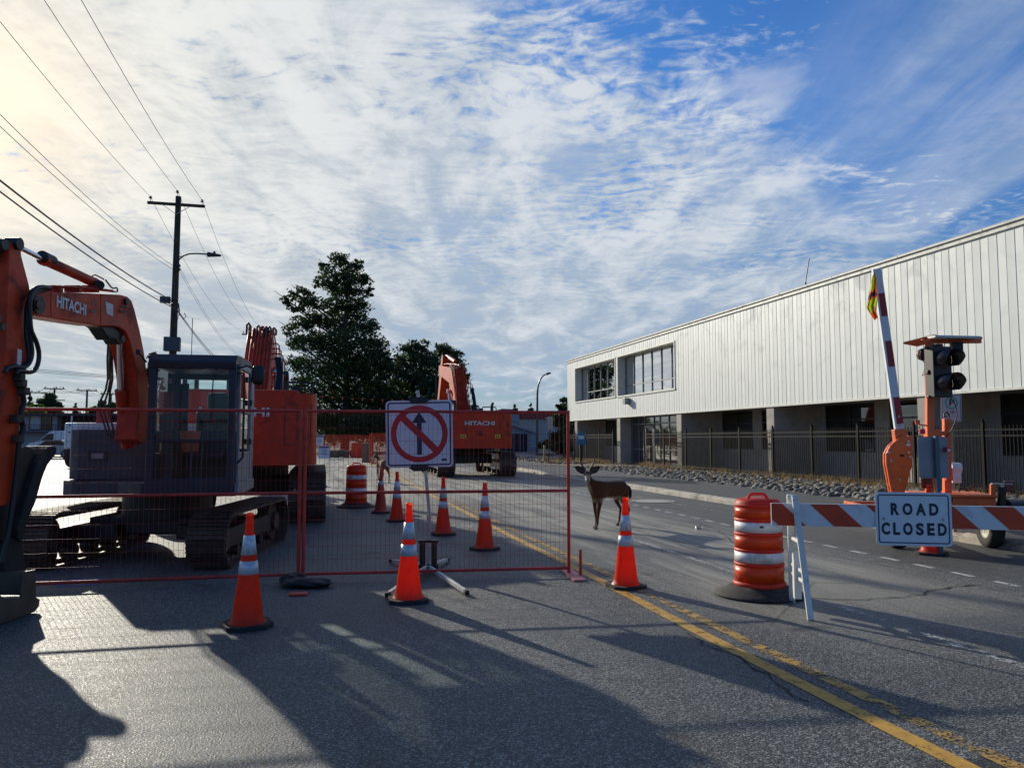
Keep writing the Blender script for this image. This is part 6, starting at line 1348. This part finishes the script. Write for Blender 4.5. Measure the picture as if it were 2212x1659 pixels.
# small distant poles and their wires at the left
fp = [(65, 846, 125), (118, 838, 125), (188.5, 842, 125), (500 * 0 + 240, 850, 125)]
tops = []
for k, (x, y, Y) in enumerate(fp):
    p = at(x, y, Y); t = thing('utility_pole', ('distant pole nearest the excavator stick', 'distant pole with a double crossarm and a transformer rack', 'distant pole with a single grey transformer', 'distant pole mostly hidden by the excavator hoses')[k], 'utility pole', (p.x, Y, 0), .35, 'wooden utility poles')
    m = MB(); m.cyl((0, 0, 0), (0, 0, p.z), .20, .14, 10); m.build('pole', POLE, t); m = MB(); m.box((0 if k else 1., -.2, p.z - .15), (3.0, .14, .16))
    if k == 1: m.box((0, -.2, p.z - 2.0), (3.2, .14, .14))
    m.build('crossarm', POLE, t)
    for dx_ in (-1.3, .3, 1.3): m = MB(); m.cyl((dx_, -.2, p.z - .1), (dx_, -.2, p.z + .22), .07, .05, 8); m.build('insulator', PORC, t)
    if k == 1: m = MB(); m.box((0, -.2, p.z - 4.1), (3.1, .6, .5)); m.box((-1.0, -.2, p.z - 3.6), (.5, .5, .6)); m.box((1.0, -.2, p.z - 3.6), (.5, .5, .6)); m.build('transformer', GREYP, t)
    if k == 2: m = MB(); m.cyl((.75, -.2, p.z - 4.5), (.75, -.2, p.z - 3.3), .38, n=14); m.build('transformer', GREYP, t)
    tops.append(p)
for k in range(3):
    for j, dx_ in enumerate((-1.3, .3, 1.3)): wire(tops[k] + Vector((dx_ * .94, -.4, .2)), tops[k + 1] + Vector((dx_ * .94, -.4, .2)), .9, .022, ('front', 'middle', 'back')[j] + ' bright thin wire of ' + ('the first span', 'the second span', 'the third span')[k] + ' between the distant poles')
for k in range(3): wire(at(55, 796 + k * 3, 90), at(255, 812 + k * 3, 90), .0, .02, ('highest', 'middle', 'lowest')[k] + ' of three faint straight wires low in the left sky')
# rope of orange pennants across the road
rp = MB(); ra, rb = at(560, 836, 46), at(1010, 856, 46); pts = [ra.lerp(rb, i / 30) + Vector((0, 0, -4 * .42 * (i / 30) * (1 - i / 30))) for i in range(31)]
fl = thing('pennant_rope', 'rope of small orange pennants strung across the road before the tall trees', 'pennants', ra); m = MB(); m.tube(pts, .010, 4); m.build('rope', HOSE, fl, world=True)
PEN = pm('pennant_orange', (.6, .12, .04), .6, tl=.3)
for i in range(18):
    f = .16 + i * .048; p = ra.lerp(rb, f) + Vector((0, 0, -4 * .42 * f * (1 - f))); m = MB(); m.prism([(p.x - .07, p.z), (p.x + .07, p.z), (p.x + .01, p.z - .17)], p.y - .004, p.y + .004, 'y'); m.build('pennant', PEN, fl, world=True)

# ------------------------------------------------------------------ vehicles and houses at the left
VAN = pm('van_white', (.72, .73, .75), .25, var=.03, coat=.8); CARB = pm('car_silver', (.35, .36, .38), .25, var=.05, coat=.8, metal=.3); TINT = pm('tinted_glass', (.01, .012, .014), .06, coat=.6)
def vehicle(name, label, cat, loc, rz, prof, L, W, mat, wheels, win, side, parts=()):
    """side profile (x, z) with x forward; glass panels given as side polygons"""
    t = thing(name, label, cat, loc, rz); m = MB(); m.prism(prof, -W / 2, W / 2, 'y'); bo = m.build('body', mat, t, .07, 3)
    for p in win:
        m = MB()
        for s_ in (-1, 1): m.prism(p, s_ * (W / 2 + .002) - .004, s_ * (W / 2 + .002) + .004, 'y')
        m.build('side_window', TINT, bo)
    m = MB(); (xa, za), (xb, zb) = side; n = Vector((zb - za, 0, -(xb - xa))).normalized() * -.015
    m.add([(xa - n.x, -W / 2 + .12, za - n.z), (xa - n.x, W / 2 - .12, za - n.z), (xb - n.x, W / 2 - .18, zb - n.z), (xb - n.x, -W / 2 + .18, zb - n.z)], [(0, 1, 2, 3)]); m.build('windscreen', TINT, bo)
    for x in wheels:
        for s_ in (-1, 1):
            m = MB(); m.lathe([(0, -.1), (.2, -.1), (.33, -.09), (.34, 0), (.33, .09), (.2, .1), (0, .1)], 24, M=T((x, s_ * (W / 2 - .08), .34), rx=math.pi / 2)); wh = m.build('wheel', RUB, t)
            m = MB(); m.cyl((x, s_ * (W / 2 + .01), .34), (x, s_ * (W / 2 + .03), .34), .2, n=16); m.build('rim', ALU, wh)
    for s_ in (-1, 1): m = MB(); m.box((L / 2 - .08, s_ * (W / 2 - .28), .80), (.16, .36, .2)); m.build('headlight', glass('lamp_glass', (.9, .9, .9), 2.), t, .03)
    m = MB(); m.box((L / 2 + .0, 0, .48), (.16, W * .9, .24)); m.build('front_bumper', BLK, t, .04)
    return t
vprof = [(-2.7, .35), (2.6, .35), (2.78, .5), (2.76, .95), (2.62, 1.12), (1.75, 1.32), (.85, 2.12), (.55, 2.22), (-2.5, 2.28), (-2.7, 2.15)]
vp = at(128, 960, 68); vehicle('parked_van', 'white delivery van parked across the lot, glinting in the sun', 'van', (vp.x + .5, 68, 0), R_(180), vprof, 5.5, 1.95, VAN, (-1.75, 1.75), [[(.95, 1.38), (1.62, 1.38), (.95, 1.95), (.45, 1.98), (.45, 1.38)]], ((1.75, 1.33), (.86, 2.11)))
cprof = [(-2.1, .3), (2.05, .3), (2.15, .5), (2.1, .78), (1.9, .88), (1.05, 1.0), (.35, 1.42), (-.9, 1.46), (-1.7, 1.05), (-2.1, .98)]
cp_ = at(118, 965, 60); vehicle('parked_car', 'low silver hatchback parked in front of the white van', 'car', (cp_.x + .25, 60, 0), R_(172), cprof, 4.25, 1.75, CARB, (-1.3, 1.35), [[(.95, 1.02), (.35, 1.36), (-.85, 1.38), (-1.4, 1.05)]], ((1.05, 1.0), (.37, 1.41)))
HW = pm('pale_siding', (.30, .35, .38), .7, var=.08); HB = pm('brown_boards', (.035, .030, .028), .8, var=.2); HR = pm('dark_roof', (.045, .045, .05), .8)
hp0 = at(60, 948, 92); hx0 = hp0.x - 4; hx1 = at(122, 948, 92).x; hx2 = at(272, 948, 92).x; zt_ = at(60, 899, 92).z; zr = at(60, 893, 92).z
t = thing('house', 'long flat roofed house with one pale window and a balcony rail behind the van', 'house', (hx0, 92, 0))
m = MB(); m.span((0, 0, 0), (hx1 - hx0, 8, zt_)); m.build('pale_wall', HW, t); m = MB(); m.span((hx1 - hx0 + .01, .8, 0), (hx2 - hx0, 8, zt_ - .05)); m.build('dark_wall', HB, t)
m = MB(); m.span((-1, -.9, zt_), (hx2 - hx0 + .5, 8.5, zt_ + .32)); m.build('roof', HR, t)
wx = at(87, 948, 92).x - hx0; m = MB(); m.span((wx - 1.35, -.05, 2.55), (wx + 1.35, .0, 4.45)); wn_ = m.build('window', HB, t)
m = MB(); m.span((wx - 1.22, -.08, 2.68), (wx + .0, -.05, 4.32)); m.build('blind', pm('window_blind', (.45, .5, .48), .7), wn_); m = MB(); m.span((wx + .08, -.08, 2.68), (wx + 1.22, -.05, 4.32)); m.build('pane', TINT, wn_)
m = MB(); m.span((0, -1.3, 2.25), (hx2 - hx0, .0, 2.4)); m.build('balcony_floor', HR, t); m = MB(); m.span((0, -1.3, 3.15), (hx2 - hx0, -1.24, 3.22)); 
for i in range(60): m.span((i * .32, -1.29, 2.4), (i * .32 + .03, -1.26, 3.15))
m.build('balcony_rail', DKF, t); m = MB()
for x in (wx - 3.0, wx + 4.3, wx + 12): m.span((x, -1.3, 0), (x + .15, -1.15, zt_))
m.build('balcony_post', WHT, t)
# distant white tank truck top behind the compact excavator
tk = at(205, 921, 40); t = thing('white_truck', 'white truck body with a row of dark fittings, seen over the grey engine cover', 'truck', (tk.x, 40, 0))
m = MB(); m.span((-1.6, 0, 1.0), (1.7, 2.2, 2.36)); m.build('box_body', VAN, t, .1, 3); m = MB(); m.span((-1.6, .1, .55), (1.7, 2.1, 1.0)); m.build('chassis', BLK, t)
for x in (-1.1, 1.1):
    m = MB(); m.cyl((x, .05, .45), (x, .35, .45), .45, n=20); m.build('wheel', RUB, t)
m = MB()
for i in range(6): m.box((-1.3 + i * .52, -.01, 2.22), (.09, .03, .07)); m.box((-1.3 + i * .52, -.01, 1.86), (.09, .03, .07))
m.build('fittings', BLK, t)
m = MB(); c = at(223, 911, 24); m.box((c.x, 24, c.z), (.42, .04, .72)); m.cyl((c.x - .22, 24.05, 0), (c.x - .22, 24.05, c.z + .3), .03); tag(m.build('red_sign', pm('red_flag_sign', (.55, .03, .03), .5)), 'small red board on a thin post behind the orange boom', 'sign')

# ------------------------------------------------------------------ right background: low buildings with red roofs
RROOF = pm('red_roof', (.22, .025, .022), .6, var=.15); PBL = pm('pale_blue_wall', (.22, .30, .34), .8, var=.1); PGR = pm('pale_metal_roof', (.34, .37, .38), .5, var=.08); NVS = pm('navy_screen', (.012, .015, .035), .8, var=.3)
def hx(x, Y): return at(x, 948, Y).x
t = thing('low_building', 'low pale blue building with a sloping metal roof behind the navy screen', 'building', (hx(1030, 98), 98, 0)); o_ = Vector((hx(1030, 98), 98, 0))
def sil(name, pts, Y, dep, mat, par=t, oo=None):
    m = MB(); polyx(m, [at(x, y, Y) for x, y in pts], (0, dep, 0)); return m.build(name, mat, par, world=True)
sil('wall', [(1030, 975), (1160, 975), (1160, 935), (1095, 914), (1030, 914)], 98, 6, PBL); sil('roof', [(1030, 910), (1096, 910), (1164, 933), (1164, 938), (1095, 915), (1030, 915)], 97.5, 7, PGR)
sil('upper_wall', [(1040, 912), (1122, 912), (1122, 896), (1086, 894), (1040, 896)], 101, 3, PBL)
t2 = thing('red_roof_building', 'long low building with a red roof band and grey wall beyond the street lamp', 'building', (hx(1122, 112), 112, 0)); t = t2
sil('wall', [(1080, 972), (1225, 972), (1225, 905), (1080, 905)], 112.5, 8, PGR, t2); sil('roof', [(1060, 898), (1060, 892), (1100, 893), (1115, 891), (1186, 893), (1192, 890), (1225, 902), (1225, 918), (1186, 904), (1122, 904), (1090, 903)], 112, 9, RROOF, t2); sil('fascia', [(1176, 903), (1181, 902.5), (1220, 913), (1220, 916)], 111.8, .2, WHT, t2)
t3 = thing('roof_gazebo', 'small red hipped roof on open posts above the pale blue building', 'building', (hx(1095, 106), 106, 0))
sil('roof', [(1056, 895), (1070, 887), (1085, 883), (1108, 884), (1122, 891), (1124, 894)], 106, 6, RROOF, t3)
for x in (1062, 1078, 1092, 1104, 1118): sil('post', [(x, 975), (x + 1.6, 975), (x + 1.6, 890), (x, 890)], 106.5, .15, HB, t3)
t = thing('navy_screen_fence', 'dark navy screened fence left of the driveway', 'fence', (hx(1030, 92), 92, 0)); sil('screen', [(1030, 978), (1140, 978), (1140, 937), (1030, 937)], 92, .1, NVS, t)
for i in range(8): x = 1032 + i * 15.3; sil('post', [(x, 978), (x + 1, 978), (x + 1, 934), (x, 934)], 91.8, .08, ALU, t)
t = thing('chain_link_fence', 'thin grey rail fence running past the shrubs to the white building', 'fence', (hx(1140, 84), 84, 0))
for x in (1141, 1196, 1206, 1232): sil('post', [(x, 974), (x + 2, 974), (x + 2, 935), (x, 935)], 84, .1, ALU, t)
sil('rail', [(1141, 938), (1245, 938), (1245, 936.5), (1141, 936.5)], 83.9, .08, ALU, t); sil('rail', [(1141, 969), (1245, 969), (1245, 967.5), (1141, 967.5)], 83.9, .08, ALU, t)
t = thing('white_gate', 'pale panel gate with dark scrub on it beside the navy screen', 'gate', (hx(1152, 86), 86, 0)); sil('panel', [(1146, 972), (1164, 972), (1164, 940), (1146, 940)], 86, .1, PBL, t)
# street furniture on the far pavement
YP = pm('yellow_post_paint', (.40, .34, .12), .6, var=.15); gb = G(1187 - .0, 1010)
m = MB(); b_ = at(1176, 996, 49); m.cyl((b_.x, 49, 0), (b_.x, 49, 1.05), .07, n=14); m.lathe([(.07, 0), (.05, .05), (0, .07)], 14, (b_.x, 49, 1.05)); tag(m.build('bollard', YP), 'faded yellow bollard on the pavement left of the tilted sign post', 'bollard')
b_ = at(1184.5, 1003, 45); t = thing('street_sign', 'small pale sign on a thin leaning post by the rocks', 'traffic sign', (b_.x, 45, 0)); a, c = Vector((0, 0, 0)), at(1188.5, 905, 45) - Vector((b_.x, 45, 0))
m = MB(); m.cyl(a, c, .035, n=10); m.build('post', POLE, t); m = MB(); m.box(c - Vector((0, .05, .25)), (.30, .015, .75)); m.build('sign_plate', pm('pale_green_plate', (.42, .46, .40), .6), t, .004)
b_ = G(1255.5, 1003); t = thing('info_post', 'blue information plate on a thick black post before the iron fence', 'sign', (b_.x, b_.y, 0)); BLU = pm('info_blue', (.02, .17, .35), .5, var=.15)
k = b_.y / FPX; m = MB(); m.cyl((0, 0, 0), (0, 0, (1003 - 957) * k), .10, n=14); m.build('post', BLK, t)
m = MB(); m.prism([(-.27, (1003 - 960) * k), (.27, (1003 - 960) * k), (.27, (1003 - 945) * k), (.22, (1003 - 938) * k), (.1, (1003 - 937) * k), (-.10, (1003 - 932) * k), (-.2, (1003 - 935) * k), (-.27, (1003 - 945) * k)], -.12, -.08, 'y'); pl_ = m.build('plate', BLU, t, .01)
m = MB(); m.box((0, -.125, (1003 - 945) * k), (.34, .006, .2)); m.build('panel', DECW, pl_)
for x, w_ in ((1069, 4.5), (1075.5, 4.5)):
    b_ = at(x, 980, 34.5); m = MB(); m.box((b_.x, 36.5, .55), (.09, .09, 1.0)); tag(m.build('marker_post', YP), ('left' if x < 1072 else 'right') + ' of two pale yellow posts behind the farthest excavator', 'post')

# ------------------------------------------------------------------ the works in the distance
NET = pm('orange_mesh', (.62, .10, .04), .7, var=.2, tl=.3); PLY = pm('plywood', (.22, .15, .10), .8, var=.2)
def mesh_panel(label, p0, p1, h, nh, nv, solid=0.):
    p0, p1 = Vector(p0), Vector(p1); L = (p1 - p0).length; rz = math.atan2((p1 - p0).y, (p1 - p0).x); t = thing('safety_mesh_fence', label, 'fence', p0, rz, 'orange safety mesh fences')
    for x in [L * i / max(1, round(L / 3)) for i in range(round(L / 3) + 1)]: m = MB(); m.cyl((x, .03, 0), (x, .03, h + .05), .03, n=8); m.build('post', FRED, t)
    m = MB(); q_ = random.Random(int(L * 7))
    for i in range(nh + 1): z = .12 + (h - .14) * i / nh; m.tube([(L * k / 8, 0, z + (q_.uniform(-.05, .05) if i > 0 else 0)) for k in range(9)], .026 if i in (0, nh) else .014, 4)
    for i in range(nv + 1): x = L * i / nv; m.bar((x, 0, .12), (x, 0, h - .02), .022, .01)
    m.build('net', NET, t); return t
mesh_panel('long orange mesh fence across the road before the dark hedge', at(686, 985, 66).xy.to_3d(), at(806, 985, 66).xy.to_3d(), 1.75, 9, 60)
mesh_panel('second orange mesh fence right behind the first along the hedge', at(686, 985, 69).xy.to_3d(), at(806, 985, 69).xy.to_3d(), 1.85, 8, 52)
mesh_panel('orange mesh fence running toward the camera left of the no through sign', at(800, 985, 47).xy.to_3d(), at(806, 985, 66).xy.to_3d(), 1.8, 10, 50)
mesh_panel('tall orange mesh fence behind the tan deer and the sign', at(803, 985, 44).xy.to_3d(), at(862, 985, 44).xy.to_3d(), 1.85, 11, 34)
mesh_panel('orange mesh fence continuing right behind the no through sign', at(862, 985, 44).xy.to_3d(), at(960, 985, 50).xy.to_3d(), 1.75, 10, 40)
m = MB(); b_ = G(795, 990); b_ = at(790, 990, 50); m.box((b_.x, 50, .62), (.42, .35, 1.24)); m.box((b_.x, 50, .04), (.46, .39, .08)); tag(m.build('timber_stack', PLY, None, .01), 'upright brown timber block standing by the mesh corner', 'timber')
m = MB(); b_ = at(773, 985, 62); m.box((b_.x, 62, .6), (.95, .6, 1.2)); tag(m.build('mesh_bin', NET, None, .02), 'low orange crate before the long mesh fence', 'crate')
m = MB(); b_ = at(748, 985, 63)
for i in range(7): m.box((b_.x - 1.2 + i * .42, 63 + random.uniform(-.3, .3), .3 + random.uniform(-.1, .15)), (.4, .8, .6), rz=random.uniform(-.2, .2))
tag(m.build('spoil_heap', SOIL, None, .03), 'heap of rubble and soil before the long mesh fence', 'rubble', kind='stuff')
for (x, y, w_, h_, z0, Y, lb, hd_) in ((690, 983, .62, .75, 1.05, 60, 'upper white safety notice beside the large excavator', 0), (700.5, 984, .85, .95, .05, 58, 'lower white safety notice with a purple heading', 1)):
    b_ = at(x, 948, Y); s_ = thing('safety_notice', lb, 'sign', (b_.x, Y, 0)); m = MB(); m.box((0, 0, z0 + h_ / 2), (w_, .02, h_)); p_ = m.build('sign_plate', SGW, s_)
    m = MB(); m.box((0, -.013, z0 + h_ - .1), (w_ * .9, .006, .14)); m.build('heading', pm('notice_purple', (.16, .04, .25), .5) if hd_ else pm('notice_blue', (.1, .13, .3), .5), p_)
    m = MB(); 
    for i in range(4): m.box((.02 * (i % 2), -.013, z0 + h_ - .27 - i * .11), (w_ * (.62 - .1 * (i % 2)), .006, .045))
    m.build('lettering', pm('notice_grey', (.2, .22, .28), .6), p_)
    m = MB(); 
    for s2 in (-1, 1): m.bar((s2 * w_ * .4, .02, z0 + h_ * .8), (s2 * w_ * .45, .25, 0), .03, .03)
    m.build('stand', GALV, s_)
m = MB(); a, b = at(682, 969, 59.), at(716, 968, 59.); pts = [a.lerp(b, i / 10) + Vector((0, 0, .06 * math.sin(i * 1.9))) for i in range(11)]
for p, q_ in zip(pts[:-1], pts[1:]): m.bar(p, q_, .02, .10)
tag(m.build('caution_tape', DECY), 'yellow caution tape strung over the safety notices', 'tape')
# hills
m = MB(); n = 60; vs = []
for i in range(n + 1):
    x = -2200 + 4400 * i / n; h = 30 + 22 * math.sin(i * .35) + 14 * math.sin(i * .9 + 1) + (60 * math.exp(-((i - 35.6) / 1.6) ** 2)); vs += [(x, 2600, -5), (x, 2750, max(h, 12)), (x, 3000, -5)]
m.add(vs, [(3 * i + k, 3 * i + k + 1, 3 * i + k + 4, 3 * i + k + 3) for i in range(n) for k in range(2)], True); tag(m.build('hills', pm('blue_hills', (.10, .15, .20), .95)), kind='structure')
# band of far woodland along the horizon
fb = []
for i in range(150):
    x = -60 + i * 16; Y = random.uniform(135, 190); r = random.uniform(2.5, 4.5)
    if x > 2300: break
    c = at(x, 948, Y); fb.append(((c.x, Y, random.uniform(1.0, 3.2)), (r * 1.3, r, r * random.uniform(.7, 1.2))))
fo = leaf_cloud('distant_woodland', fb, 26000, .42, LEAF_M, None, 77); tag(fo, 'band of distant trees along the horizon', 'woodland', kind='stuff')
